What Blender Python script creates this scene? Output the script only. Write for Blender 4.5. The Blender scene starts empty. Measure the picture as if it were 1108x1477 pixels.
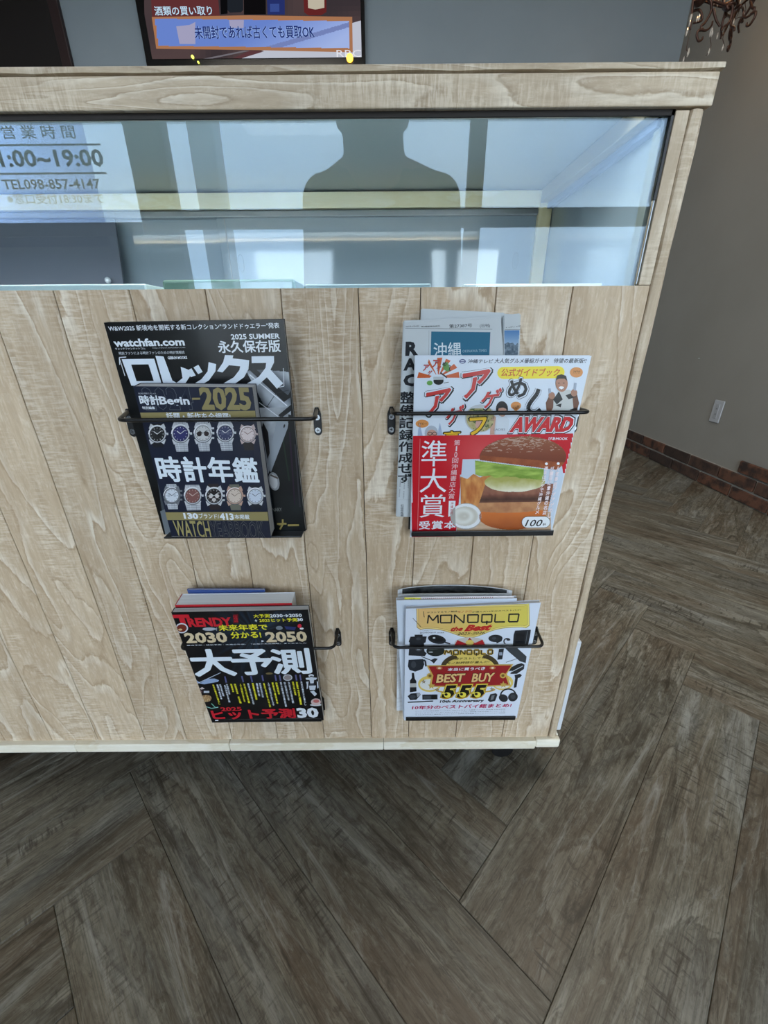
import bpy, bmesh, math, random
import numpy as np
from mathutils import Vector, Matrix
from mathutils.geometry import tessellate_polygon
S = bpy.context.scene
C = S.collection
random.seed(7)
PI = math.pi

# ---------------------------------------------------------------- camera
F, CX, CY = 588.0, 554.0, 738.5
PITCH, ROLL = math.radians(24.0), math.radians(0.45)
EYE = Vector((0, 0, 0.82))
cam = bpy.data.cameras.new('camera')
cam.sensor_fit = 'VERTICAL'; cam.sensor_height = 36.0; cam.lens = F * 36.0 / 1477.0
cam.clip_start = 0.01; cam.clip_end = 100
co = bpy.data.objects.new('camera', cam); C.objects.link(co)
co.matrix_world = Matrix.Translation(EYE) @ Matrix.Rotation(math.radians(90) - PITCH, 4, 'X') @ Matrix.Rotation(-ROLL, 4, 'Z')
S.camera = co

# ---------------------------------------------------------------- sky and exposure
w = bpy.data.worlds.new('sky'); S.world = w; w.use_nodes = True
nt = w.node_tree; nt.nodes.clear()
wo = nt.nodes.new('ShaderNodeOutputWorld'); bg = nt.nodes.new('ShaderNodeBackground')
tc = nt.nodes.new('ShaderNodeTexCoord'); mp = nt.nodes.new('ShaderNodeMapping'); mp.inputs['Scale'].default_value = (1, 1, 3)
nz = nt.nodes.new('ShaderNodeTexNoise'); nz.inputs['Scale'].default_value = 1.6; nz.inputs['Detail'].default_value = 3
rp = nt.nodes.new('ShaderNodeValToRGB')
rp.color_ramp.elements[0].position = .3; rp.color_ramp.elements[0].color = (.70, .88, 1.12, 1)
rp.color_ramp.elements[1].position = .7; rp.color_ramp.elements[1].color = (.93, 1.02, 1.12, 1)
nt.links.new(tc.outputs['Generated'], mp.inputs[0]); nt.links.new(mp.outputs[0], nz.inputs['Vector'])
nt.links.new(nz.outputs[0], rp.inputs[0]); nt.links.new(rp.outputs[0], bg.inputs[0]); nt.links.new(bg.outputs[0], wo.inputs[0])
bg.inputs[1].default_value = 4.6
S.view_settings.view_transform = 'Standard'; S.view_settings.look = 'None'
S.view_settings.gamma = 1.0; S.view_settings.use_curve_mapping = False
S.view_settings.exposure = 0.50
def area(name, loc, rot, sx, sy, e, col):
    la = bpy.data.lights.new(name, 'AREA'); la.shape = 'RECTANGLE'; la.size = sx; la.size_y = sy; la.energy = e; la.color = col
    lo = bpy.data.objects.new(name, la); C.objects.link(lo); lo.location = loc; lo.rotation_euler = rot; return lo
area('ceiling_light', (-.9, 1.7, 2.86), (0, 0, 0), 1.2, .3, 15, (1, .93, .82))
area('ceiling_light', (.9, .9, 2.86), (0, 0, 0), 1.2, .3, 15, (1, .93, .82))
area('added_showcase_led', (-.46, .5775, 1.0462), (0, 0, 0), 1.40, .004, 3.0, (.95, 1, 1))  # unseen LED added to brighten the showcase interior
WY = -1.49          # inner face of the window front
for (x0, x1) in ((-1.09, 0.445), (0.525, 1.80), (-2.4, -1.28)):
    la = bpy.data.lights.new('window_portal', 'AREA'); la.shape = 'RECTANGLE'
    la.size = x1 - x0; la.size_y = 2.3; la.energy = 1; la.cycles.is_portal = True
    lo = bpy.data.objects.new('window_portal', la); C.objects.link(lo)
    lo.location = ((x0 + x1) / 2, WY - .03, 1.2); lo.rotation_euler = (math.radians(90), 0, 0)

# ---------------------------------------------------------------- pixel -> point on a plane of the place
def ray(x, y):
    u = (x - CX) / F; v = -(y - CY) / F
    c, s = math.cos(ROLL), math.sin(ROLL)
    u, v = c * u - s * v, s * u + c * v
    cp, sp = math.cos(PITCH), math.sin(PITCH)
    return Vector((u, cp + sp * v, -sp + cp * v))
def ony(x, y, Y):
    r = ray(x, y); return EYE + r * (Y / r.y)
def lin(c):
    if isinstance(c, str): c = [int(c[i:i + 2], 16) for i in (0, 2, 4)]
    return [((v / 255 + .055) / 1.055) ** 2.4 if v > 10 else v / 255 / 12.92 for v in c]

# ---------------------------------------------------------------- materials
def mat(name, col=(200, 200, 200), rough=.5, metal=0, spec=.5, emit=None, coat=0):
    m = bpy.data.materials.new(name); m.use_nodes = True
    b = m.node_tree.nodes['Principled BSDF']
    b.inputs['Base Color'].default_value = (*lin(col), 1); b.inputs['Roughness'].default_value = rough
    b.inputs['Metallic'].default_value = metal; b.inputs['Specular IOR Level'].default_value = spec
    b.inputs['Coat Weight'].default_value = coat; b.inputs['Coat Roughness'].default_value = .08
    if emit:
        b.inputs['Emission Color'].default_value = (*lin(emit[0]), 1); b.inputs['Emission Strength'].default_value = emit[1]
    return m
def N(m, t, **kw):
    n = m.node_tree.nodes.new('ShaderNode' + t)
    for k, v in kw.items():
        if k in n.inputs: n.inputs[k].default_value = v
        else: setattr(n, k, v)
    return n
def L(m, a, b): m.node_tree.links.new(a, b)
def ramp(m, fac, stops, interp='LINEAR'):
    r = N(m, 'ValToRGB'); cr = r.color_ramp; cr.interpolation = interp
    while len(cr.elements) < len(stops): cr.elements.new(.5)
    for e, (p, c) in zip(cr.elements, stops):
        e.position = p; e.color = (*(lin(c) if not isinstance(c, float) else (c, c, c)), 1)
    L(m, fac, r.inputs[0]); return r.outputs[0]
def mix(m, fac, a, b, mode='MIX'):
    n = N(m, 'Mix', data_type='RGBA', blend_type=mode)
    if isinstance(fac, (int, float)): n.inputs[0].default_value = fac
    else: L(m, fac, n.inputs[0])
    for v, s in ((a, n.inputs[6]), (b, n.inputs[7])):
        if isinstance(v, (tuple, list)): s.default_value = (*lin(v), 1)
        else: L(m, v, s)
    return n.outputs[2]
def mathn(m, op, a, b=None):
    n = N(m, 'Math', operation=op)
    for i, v in enumerate((a, b)):
        if v is None: continue
        if isinstance(v, (int, float)): n.inputs[i].default_value = v
        else: L(m, v, n.inputs[i])
    return n.outputs[0]
def noise(m, vec, scale, sc3=(1, 1, 1), detail=3, rough=.55, dist=0, off=None):
    p = N(m, 'Mapping'); p.inputs['Scale'].default_value = sc3
    L(m, vec, p.inputs[0])
    if off is not None: L(m, off, p.inputs['Location'])
    n = N(m, 'TexNoise'); n.inputs['Scale'].default_value = scale; n.inputs['Detail'].default_value = detail
    n.inputs['Roughness'].default_value = rough; n.inputs['Distortion'].default_value = dist
    L(m, p.outputs[0], n.inputs['Vector']); return n.outputs[0]
def wood(name, ax, dark, midc, light, ring=9, gs=1.0, rough=.55, bump=.25, saw=True, local=False, tone=.12, scale=7.0):
    """board material. ax = index of the grain direction (0 x, 1 y, 2 z)"""
    m = bpy.data.materials.new(name); m.use_nodes = True
    b = m.node_tree.nodes['Principled BSDF']; b.inputs['Roughness'].default_value = rough
    b.inputs['Specular IOR Level'].default_value = .35
    if local: vec = N(m, 'TexCoord').outputs['Object']
    else: vec = N(m, 'NewGeometry').outputs['Position']
    oi = N(m, 'ObjectInfo').outputs['Random']
    cmb = N(m, 'CombineXYZ')
    for i in range(3): L(m, mathn(m, 'MULTIPLY', oi, 37.0 + 11 * i), cmb.inputs[i])
    off = cmb.outputs[0]
    def ax3(along, across):
        v = [across] * 3; v[ax] = along; return tuple(v)
    base = noise(m, vec, 1, ax3(1.5 * gs, scale * gs), 2, .5, .6, off)           # tall cathedral contours
    r = mathn(m, 'FRACT', mathn(m, 'MULTIPLY', base, ring))
    wob = noise(m, vec, 1, ax3(26 * gs, 60 * gs), 3, .6, .4, off)
    lines = ramp(m, mathn(m, 'FRACT', mathn(m, 'ADD', mathn(m, 'MULTIPLY', base, ring), mathn(m, 'MULTIPLY', wob, .5))), [(0, 0.0), (.62, .06), (.84, .8), (.90, .9), (.95, 0.0)])
    lines = mathn(m, 'MULTIPLY', lines, ramp(m, noise(m, vec, 1, ax3(7 * gs, 22 * gs), 3, .6, 0, off), [(.36, .1), (.6, 1.0)]))
    fibre = noise(m, vec, 1, ax3(18 * gs, 170 * gs), 4, .68, .2, off)
    fine = noise(m, vec, 1, ax3(60 * gs, 420 * gs), 2, .6, 0, off)
    cloud = noise(m, vec, 1, ax3(5 * gs, 16 * gs), 4, .6, .3, off)
    c0 = mix(m, ramp(m, cloud, [(.22, 0.0 if not saw else .35), (.62, 1.0)]), dark, midc)
    c1 = mix(m, mathn(m, 'MULTIPLY', lines, .9), c0, light)
    rim = ramp(m, mathn(m, 'FRACT', mathn(m, 'ADD', mathn(m, 'MULTIPLY', base, ring), mathn(m, 'MULTIPLY', wob, .5))), [(0, .7), (.12, .0), (.93, .0), (.965, 1.0)])
    c1 = mix(m, mathn(m, 'MULTIPLY', rim, .7), c1, dark)
    grn = noise(m, vec, 1, ax3(70 * gs, 150 * gs), 4, .7, .3, off)
    c1 = mix(m, mathn(m, 'MULTIPLY', ramp(m, grn, [(.5, 0.0), (.7, 1.0)]), .35), c1, light)
    c2 = mix(m, ramp(m, fibre, [(.40, .38), (.58, 0.0)]), c1, dark)
    if saw:
        sw = noise(m, vec, 1, ax3(300 * gs, 42 * gs), 3, .6, .3, off)
        msk = noise(m, vec, 1, ax3(6 * gs, 14 * gs), 3, .6, 0, off)
        sm = mathn(m, 'MULTIPLY', ramp(m, sw, [(.48, 0.0), (.60, .8)]), ramp(m, msk, [(.46, 0.0), (.62, 1.0)]))
        c2 = mix(m, mathn(m, 'MULTIPLY', sm, .5), c2, light)
        sm2 = mathn(m, 'MULTIPLY', ramp(m, sw, [(.36, .8), (.46, 0.0)]), ramp(m, msk, [(.46, 0.0), (.62, 1.0)]))
        c2 = mix(m, mathn(m, 'MULTIPLY', sm2, .5), c2, dark)
    if not saw and dark[0] < 100:     # weathered floor plank: fine combed lines, dark streaks and cracks
        comb = noise(m, vec, 1, ax3(3, 420), 2, .6, 0, off)
        c2 = mix(m, ramp(m, comb, [(.38, .42), (.50, 0.0)]), c2, (52, 48, 40))
        hue = noise(m, vec, 1, ax3(1.6, 7), 3, .6, .6, off)
        c2 = mix(m, ramp(m, hue, [(.36, .45), (.52, 0.0)]), c2, (98, 79, 60)); c2 = mix(m, ramp(m, hue, [(.52, 0.0), (.68, .45)]), c2, (122, 125, 123))
        mot = noise(m, vec, 1, ax3(24, 60), 5, .75, 1.2, off)
        c2 = mix(m, ramp(m, mot, [(.36, .6), (.48, 0.0)]), c2, (62, 55, 45)); c2 = mix(m, ramp(m, mot, [(.54, 0.0), (.68, .5)]), c2, (148, 146, 134))
        stk = noise(m, vec, 1, ax3(2.6, 22), 6, .75, 1.6, off)
        c2 = mix(m, ramp(m, stk, [(.34, .85), (.47, 0.0)]), c2, (52, 44, 34))
        c2 = mix(m, ramp(m, stk, [(.55, .0), (.70, .6)]), c2, (168, 168, 160))
        crs = noise(m, vec, 1, ax3(160, 22), 3, .6, 0, off); cm_ = noise(m, vec, 1, ax3(2.5, 12), 2, .5, 0, off)
        c2 = mix(m, mathn(m, 'MULTIPLY', ramp(m, crs, [(.36, .9), (.46, 0.0)]), ramp(m, cm_, [(.52, 0.0), (.62, .8)])), c2, (46, 40, 32))
    c3 = mix(m, mathn(m, 'MULTIPLY', fine, .25), c2, dark)
    # board to board tone
    hs = N(m, 'HueSaturation'); L(m, c3, hs.inputs['Color'])
    L(m, mathn(m, 'ADD', mathn(m, 'MULTIPLY', mathn(m, 'FRACT', mathn(m, 'MULTIPLY', oi, 13.7)), tone), 1 - tone / 2), hs.inputs['Value'])
    L(m, hs.outputs[0], b.inputs['Base Color'])
    bp = N(m, 'Bump'); bp.inputs['Strength'].default_value = bump; bp.inputs['Distance'].default_value = .0008
    L(m, mathn(m, 'ADD', mathn(m, 'MULTIPLY', lines, .6), fibre), bp.inputs['Height']); L(m, bp.outputs[0], b.inputs['Normal'])
    return m
M = {}
WD, WM, WL = (166, 141, 111), (207, 186, 157), (242, 232, 213)
M['board'] = wood('pale_oak_print', 2, WD, WM, WL, ring=15)
M['apron'] = wood('pale_oak_print_horizontal', 0, (156, 136, 110), (200, 182, 155), (236, 225, 204), ring=17, scale=20)
M['edgewood'] = wood('pale_oak_print_edge', 2, (164, 144, 118), (200, 182, 156), (230, 218, 196), ring=5, saw=True)
M['floor'] = wood('grey_brown_plank', 0, (78, 72, 60), (124, 118, 103), (152, 148, 134), ring=9, gs=.75, rough=.40, bump=.5, local=True, tone=.24, scale=9, saw=False)
M['strip'] = wood('bare_pine_strip', 0, (226, 216, 190), (243, 238, 222), (250, 247, 236), ring=4, saw=False, bump=.1, tone=.05)
M['cream'] = wood('cream_timber', 0, (240, 230, 190), (250, 245, 214), (254, 251, 232), ring=3, saw=False, bump=.1, tone=.03)
M['black'] = mat('black_powder_coat', (16, 16, 17), .38)
M['gap'] = mat('dark_gap', (38, 33, 29), .8)
M['screw'] = mat('zinc_screw', (190, 195, 200), .25, 1)
M['slot'] = mat('screw_slot', (50, 50, 52), .6)
M['steel'] = mat('satin_aluminium', (150, 156, 160), .3, .6)
M['page'] = mat('page_edges', (205, 205, 205), .7)
M['pagew'] = mat('white_page_edges', (232, 236, 240), .65)
M['white'] = mat('white_plastic', (206, 210, 214), .35)
M['mortar'] = mat('grey_mortar', (150, 146, 138), .9)
def striped(m, ax, amp=.22):
    b = m.node_tree.nodes['Principled BSDF']; g = N(m, 'NewGeometry').outputs['Position']
    n = noise(m, g, 1, tuple(2600 if i == ax else 6 for i in range(3)), 2)
    col = tuple(b.inputs['Base Color'].default_value)
    mx = N(m, 'Mix', data_type='RGBA', blend_type='MULTIPLY'); mx.inputs[0].default_value = 1
    mx.inputs[6].default_value = col; L(m, ramp(m, n, [(.35, 1 - amp * 2), (.6, 1.0)]), mx.inputs[7]); L(m, mx.outputs[2], b.inputs['Base Color'])
striped(M['page'], 1); striped(M['pagew'], 1, .08)
def print_mat(name, rough=.3, coat=.5, spec=.4):
    m = mat(name, rough=rough, coat=coat, spec=spec)
    a = N(m, 'Attribute', attribute_name='Col'); L(m, a.outputs['Color'], m.node_tree.nodes['Principled BSDF'].inputs['Base Color']); return m
M['print'] = print_mat('glossy_cover_print'); M['news'] = print_mat('newsprint', .85, 0, .2)
def glassmat(name, tint=(1, 1, 1), refl=(1, 1, 1), ior=1.5, boost=1.0):
    m = bpy.data.materials.new(name); m.use_nodes = True; t = m.node_tree; t.nodes.clear()
    o = N(m, 'OutputMaterial'); fr = N(m, 'Fresnel', IOR=ior); tr = N(m, 'BsdfTransparent'); gl = N(m, 'BsdfGlossy')
    tr.inputs[0].default_value = (*tint, 1); gl.inputs[0].default_value = (*refl, 1); gl.inputs['Roughness'].default_value = 0.0
    mx = N(m, 'MixShader'); L(m, mathn(m, 'MULTIPLY', fr.outputs[0], boost), mx.inputs[0]); L(m, tr.outputs[0], mx.inputs[1]); L(m, gl.outputs[0], mx.inputs[2]); L(m, mx.outputs[0], o.inputs[0])
    return m
M['glass'] = glassmat('showcase_glass', (.97, .985, .98), (.56, .70, .84))
M['winglass'] = glassmat('window_glass', (.98, .99, .99))
M['greenglass'] = glassmat('green_edge_glass', (.72, .84, .78), (.8, 1, .9))
def wallmat(name, c1, c2, sc=2.0, rough=.8):
    m = mat(name, c1, rough); g = N(m, 'NewGeometry').outputs['Position']
    n = noise(m, g, sc, (1, 1, 1), 4); c = mix(m, ramp(m, n, [(.35, 0.0), (.65, 1.0)]), c1, c2)
    b = m.node_tree.nodes['Principled BSDF']; L(m, c, b.inputs['Base Color'])
    bp = N(m, 'Bump'); bp.inputs['Strength'].default_value = .12; bp.inputs['Distance'].default_value = .001
    L(m, noise(m, g, 500, (1, 1, 1), 2), bp.inputs['Height']); L(m, bp.outputs[0], b.inputs['Normal']); return m
M['wall_grey'] = wallmat('warm_grey_wallpaper', (140, 137, 130), (146, 143, 136))
M['wall_blue'] = wallmat('blue_grey_wallpaper', (140, 153, 160), (146, 158, 165))
M['wall_white'] = wallmat('white_wallpaper', (206, 204, 198), (212, 210, 204))

# ---------------------------------------------------------------- mesh helpers
def obj(name, bm, m, parent=None, kind=None, label=None, smooth=False):
    me = bpy.data.meshes.new(name)
    if isinstance(bm, tuple): me.from_pydata(bm[0], [], bm[1])
    else:
        bmesh.ops.recalc_face_normals(bm, faces=bm.faces); bm.to_mesh(me); bm.free()
    for mm in (m if isinstance(m, (list, tuple)) else [m]): me.materials.append(mm)
    if smooth: me.polygons.foreach_set('use_smooth', [True] * len(me.polygons))
    o = bpy.data.objects.new(name, me); C.objects.link(o)
    if parent: o.parent = parent
    if kind: o['kind'] = kind
    if label: o['label'] = label
    return o
def thing(name, label, cat, loc=(0, 0, 0), group=None):
    o = bpy.data.objects.new(name, None); C.objects.link(o); o.location = loc; o.empty_display_size = .05
    o['label'] = label; o['category'] = cat
    if group: o['group'] = group
    return o
def put(o, root):       # parent keeping world coordinates (root has pure translation)
    o.parent = root; o.matrix_parent_inverse = Matrix.Translation(-Vector(root.location)); return o
def box(x0, x1, y0, y1, z0, z1, bev=0, seg=2, bm=None):
    b = bmesh.new() if bm is None else bm
    r = bmesh.ops.create_cube(b, size=1)
    for v in r['verts']:
        v.co = Vector(((x0 + x1) / 2 + v.co.x * (x1 - x0), (y0 + y1) / 2 + v.co.y * (y1 - y0), (z0 + z1) / 2 + v.co.z * (z1 - z0)))
    if bev:
        es = list({e for v in r['verts'] for e in v.link_edges})
        bmesh.ops.bevel(b, geom=es, offset=bev, segments=seg, profile=.5, affect='EDGES')
    return b
def tube(pts, r, n=10, bm=None, closed=False):
    b = bmesh.new() if bm is None else bm
    pts = [Vector(p) for p in pts]; k = len(pts); rings = []
    up = Vector((0, 0, 1)); prev = None
    for i, p in enumerate(pts):
        t = (pts[min(i + 1, k - 1)] - pts[max(i - 1, 0)]).normalized()
        if prev is None:
            a = t.orthogonal().normalized()
        else:
            a = (prev - t * prev.dot(t)); a = a.normalized() if a.length > 1e-6 else t.orthogonal().normalized()
        prev = a; c = t.cross(a)
        rr = r[i] if isinstance(r, (list, tuple)) else r
        rings.append([b.verts.new(p + (a * math.cos(2 * PI * j / n) + c * math.sin(2 * PI * j / n)) * rr) for j in range(n)])
    for i in range(k - 1):
        for j in range(n): b.faces.new((rings[i][j], rings[i][(j + 1) % n], rings[i + 1][(j + 1) % n], rings[i + 1][j]))
    b.faces.new(rings[0][::-1]); b.faces.new(rings[-1]); return b
def bend(pts, rad, seg=5):     # polyline with rounded corners
    P = [Vector(p) for p in pts]; out = [P[0]]
    for i in range(1, len(P) - 1):
        a = (P[i - 1] - P[i]); c = (P[i + 1] - P[i]); d = min(rad, a.length * .45, c.length * .45)
        s = P[i] + a.normalized() * d; e = P[i] + c.normalized() * d
        for q in range(seg + 1):
            t = q / seg; out.append(s * (1 - t) ** 2 + P[i] * 2 * t * (1 - t) + e * t * t)
    out.append(P[-1]); return out
def spline(pts, n=6):
    P = [Vector(p) for p in pts]; P = [P[0]] + P + [P[-1]]; out = []
    for i in range(1, len(P) - 2):
        for q in range(n):
            t = q / n; a, b, c, d = P[i - 1], P[i], P[i + 1], P[i + 2]
            out.append(.5 * ((2 * b) + (c - a) * t + (2 * a - 5 * b + 4 * c - d) * t * t + (3 * b - a - 3 * c + d) * t ** 3))
    out.append(P[-2]); return out
def prism(poly, y0, y1, bm=None, plane='xz'):
    b = bmesh.new() if bm is None else bm
    mk = (lambda p, y: (p[0], y, p[1])) if plane == 'xz' else (lambda p, y: (p[0], p[1], y))
    A = [b.verts.new(mk(p, y0)) for p in poly]; B = [b.verts.new(mk(p, y1)) for p in poly]
    n = len(poly)
    for i in range(n): b.faces.new((A[i], A[(i + 1) % n], B[(i + 1) % n], B[i]))
    b.faces.new(A[::-1]); b.faces.new(B); return b
def disc(c, r, y0, y1, n=20, bm=None):
    return prism([(c[0] + r * math.cos(2 * PI * i / n), c[1] + r * math.sin(2 * PI * i / n)) for i in range(n)], y0, y1, bm)
def lathe(c, prof, n=16, bm=None):
    b = bmesh.new() if bm is None else bm; rings = []
    for r, z in prof: rings.append([b.verts.new((c[0] + r * math.cos(2 * PI * j / n), c[1] + r * math.sin(2 * PI * j / n), c[2] + z)) for j in range(n)])
    for i in range(len(rings) - 1):
        for j in range(n): b.faces.new((rings[i][j], rings[i][(j + 1) % n], rings[i + 1][(j + 1) % n], rings[i + 1][j]))
    b.faces.new(rings[0][::-1]); b.faces.new(rings[-1]); return b

# ---------------------------------------------------------------- flat print on a real surface
_tc = bpy.data.curves.new('lettering', 'FONT'); _tc.resolution_u = 2
_to = bpy.data.objects.new('lettering', _tc); _cache = {}
def glyphs(s, bold=0.0, shear=0.0):
    k = (s, bold, shear)
    if k not in _cache:
        cjk = any(ord(c) > 0x2e80 for c in s) and bold > 0
        _tc.body = s; _tc.offset = 0 if cjk else bold; _tc.shear = shear
        me = _to.to_mesh()
        n = len(me.vertices); a = np.zeros(n * 3, np.float32); me.vertices.foreach_get('co', a); a = a.reshape(-1, 3)[:, :2].copy()
        f = [tuple(p.vertices) for p in me.polygons]; _to.to_mesh_clear()
        if n == 0: a = np.zeros((1, 2))
        if cjk and n:       # heavier stroke: the glyph stamped around itself
            d = bold * .52; k8 = 8 if bold > .03 else 4
            sh = [(0, 0)] + [(d * math.cos(2 * PI * (q + .5) / k8), d * math.sin(2 * PI * (q + .5) / k8)) for q in range(k8)]
            if bold > .1: sh += [(x * .5, y * .5) for x, y in sh[1:]]
            f = [tuple(i + q * n for i in ff) for q in range(len(sh)) for ff in f]; a = np.concatenate([a + np.array(o) for o in sh])
        lo, hi = a.min(0), a.max(0); nn = len(sh) if cjk and n else 1
        dz = np.repeat(np.arange(nn) * 8e-6, len(a) // nn)
        _cache[k] = ((a - lo) / np.maximum(hi - lo, 1e-6), f, dz)
    return _cache[k]
def homog(src):      # px quad TL,TR,BR,BL -> unit square (u right, v up)
    dst = [(0, 1), (1, 1), (1, 0), (0, 0)]; A = []; B = []
    for (x, y), (u, v) in zip(src, dst):
        A.append([x, y, 1, 0, 0, 0, -u * x, -u * y]); B.append(u)
        A.append([0, 0, 0, x, y, 1, -v * x, -v * y]); B.append(v)
    return np.append(np.linalg.solve(np.array(A, float), np.array(B, float)), 1).reshape(3, 3)
class Art:
    """collects flat coloured shapes lying on a quad (TL,TR,BR,BL corners in 3D)"""
    STEP = .00009
    def __init__(s, corners, pxq=None):
        s.c = [np.array(c, float) for c in corners]; s.H = homog(pxq) if pxq else None
        n = np.cross(s.c[1] - s.c[3], s.c[0] - s.c[2]); s.n = n / np.linalg.norm(n)
        mid = sum(s.c) / 4
        if np.dot(s.n, np.array(EYE) - mid) < 0: s.n = -s.n
        s.V = []; s.Fc = []; s.Cl = []; s.nv = 0; s.fr = (0, 0, 1.0); s.lay = 1; s.clip = None
    def frame(s, x, y, k): s.fr = (x, y, k)
    def uv(s, p):
        p = np.atleast_2d(np.array(p, float)); x = s.fr[0] + p[:, 0] / s.fr[2]; y = s.fr[1] + p[:, 1] / s.fr[2]
        q = s.H @ np.stack([x, y, np.ones_like(x)]); return (q[:2] / q[2]).T
    def add(s, uv, faces, col, lay=None, dz=None):
        uv = np.clip(np.atleast_2d(uv), 0.002, .998) if s.clip is None else uv
        u = uv[:, :1]; v = uv[:, 1:]
        P = (s.c[0] * (1 - u) + s.c[1] * u) * v + (s.c[3] * (1 - u) + s.c[2] * u) * (1 - v) + s.n * (s.STEP * (lay if lay is not None else s.lay)) + (0 if dz is None else s.n * dz[:, None])
        s.V.append(P)
        b = s.nv; s.Fc += [tuple(i + b for i in f) for f in faces]; s.nv += len(P)
        if isinstance(col, np.ndarray) and col.ndim == 2: s.Cl += [tuple(c) for c in col]
        else: s.Cl += [tuple(lin(col))] * len(faces)
    def poly(s, pts, col, lay=None):
        uv = s.uv(pts); tri = tessellate_polygon([[Vector((a, b, 0)) for a, b in uv]])
        s.add(uv, tri, col, lay)
    def ell(s, cx, cy, rx, ry, col, lay=None, rot=0, n=20):
        c, q = math.cos(math.radians(rot)), math.sin(math.radians(rot))
        pts = [(cx + rx * math.cos(a) * c - ry * math.sin(a) * q, cy + rx * math.cos(a) * q + ry * math.sin(a) * c) for a in [2 * PI * i / n for i in range(n)]]
        s.poly(pts, col, lay)
    def ring(s, cx, cy, rx, ry, wd, col, lay=None, a0=0, a1=360, n=28):
        out = []; inn = []
        for i in range(n + 1):
            a = math.radians(a0 + (a1 - a0) * i / n); out.append((cx + rx * math.cos(a), cy - ry * math.sin(a))); inn.append((cx + (rx - wd) * math.cos(a), cy - (ry - wd) * math.sin(a)))
        uv = s.uv(out + inn); k = n + 1
        s.add(uv, [(i, i + 1, k + i + 1, k + i) for i in range(n)], col, lay)
    def rect(s, x0, y0, x1, y1, col, lay=None): s.poly([(x0, y0), (x1, y0), (x1, y1), (x0, y1)], col, lay)
    def line(s, pts, wd, col, lay=None):
        for (x0, y0), (x1, y1) in zip(pts[:-1], pts[1:]):
            d = math.hypot(x1 - x0, y1 - y0) or 1; nx, ny = -(y1 - y0) / d * wd / 2, (x1 - x0) / d * wd / 2
            s.poly([(x0 + nx, y0 + ny), (x1 + nx, y1 + ny), (x1 - nx, y1 - ny), (x0 - nx, y0 - ny)], col, lay)
    def t(s, txt, xl, yb, xr, yt, col, bold=.02, shear=0, lay=None):
        """text filling the box whose lower-left and upper-right corners are given"""
        g, f, dz = glyphs(txt, bold, shear); (u0, v0), (u1, v1) = s.uv([(xl, yb), (xr, yt)]); (u2, _), (u3, _) = s.uv([(xl, yt), (xr, yb)]); u0 = (u0 + u2) / 2; u1 = (u1 + u3) / 2
        s.add(np.stack([u0 + g[:, 0] * (u1 - u0), v0 + g[:, 1] * (v1 - v0)], 1), f, col, lay, dz)
    def tq(s, txt, quad, col, bold=.02, shear=0, lay=None):
        """text filling a free quad TL,TR,BR,BL in frame pixels"""
        g, f, dz = glyphs(txt, bold, shear); a, b, c, d = [np.array(q, float) for q in quad]
        u = g[:, :1]; v = g[:, 1:]
        s.add(s.uv((a * (1 - u) + b * u) * v + (d * (1 - u) + c * u) * (1 - v)), f, col, lay, dz)
    def vt(s, txt, top, bot, wd, col, bold=.02, lay=None, fill=.88):
        n = len(txt)
        for i, ch in enumerate(txt):
            if ch == ' ': continue
            cx = top[0] + (bot[0] - top[0]) * (i + .5) / n; cy = top[1] + (bot[1] - top[1]) * (i + .5) / n; h = (bot[1] - top[1]) / n * fill
            ww, hh = wd, h
            if ch == 'ー': ww = wd * .25
            if ch in '1': ww = wd * .22
            if ch in '0': ww = wd * .5
            if ch in '、・。*': ww = wd * .4; hh = h * .4
            s.t(ch, cx - ww / 2, cy + hh / 2, cx + ww / 2, cy - hh / 2, col, bold, 0, lay)
    def raster(s, x0, y0, x1, y1, nx, ny, fn, lay=None, alpha=None):
        if alpha is not None: nx, ny = nx * 2, ny * 2
        X, Y = np.meshgrid(np.linspace(x0, x1, nx + 1), np.linspace(y0, y1, ny + 1)); P = np.stack([X.ravel(), Y.ravel()], 1)
        xc, yc = np.meshgrid((np.linspace(x0, x1, nx + 1)[:-1] + (x1 - x0) / nx / 2), (np.linspace(y0, y1, ny + 1)[:-1] + (y1 - y0) / ny / 2))
        col = fn(xc, yc).reshape(-1, 3) / 255.; col = np.where(col > .04, ((np.clip(col, 0, 1) + .055) / 1.055) ** 2.4, col / 12.92)
        keep = np.ones(nx * ny, bool) if alpha is None else alpha(xc, yc).ravel()
        idx = [(j * (nx + 1) + i) for j in range(ny) for i in range(nx)]
        s.add(s.uv(P), [(k, k + 1, k + nx + 2, k + nx + 1) for k, q in zip(idx, keep) if q], col[keep], lay)
    def strip(s, xs, top, bot, col, lay, rows=1):
        """band between two curves; col(x, t) gives the colour"""
        pts = []; n = len(xs)
        for k in range(rows + 1):
            for x in xs: t, b = top(x), bot(x); pts.append((x, t + (b - t) * k / rows))
        fc = []; cl = []
        for k in range(rows):
            for i in range(n - 1):
                fc.append((k * n + i, k * n + i + 1, (k + 1) * n + i + 1, (k + 1) * n + i)); cl.append(lin(col((xs[i] + xs[i + 1]) / 2, (k + .5) / rows)))
        s.add(s.uv(pts), fc, np.array(cl), lay)
    def build(s, name, m, parent, label=None):
        me = bpy.data.meshes.new(name); V = np.concatenate(s.V); me.from_pydata(V.tolist(), [], s.Fc)
        a = me.color_attributes.new('Col', 'FLOAT_COLOR', 'CORNER')
        tot = np.zeros(len(me.polygons), np.int32); me.polygons.foreach_get('loop_total', tot)
        cl = np.repeat(np.array(s.Cl, np.float32)[:, :3], tot, axis=0); cl = np.concatenate([cl, np.ones((len(cl), 1), np.float32)], 1)
        a.data.foreach_set('color', cl.ravel())
        me.materials.append(m); o = bpy.data.objects.new(name, me); C.objects.link(o)
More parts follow.
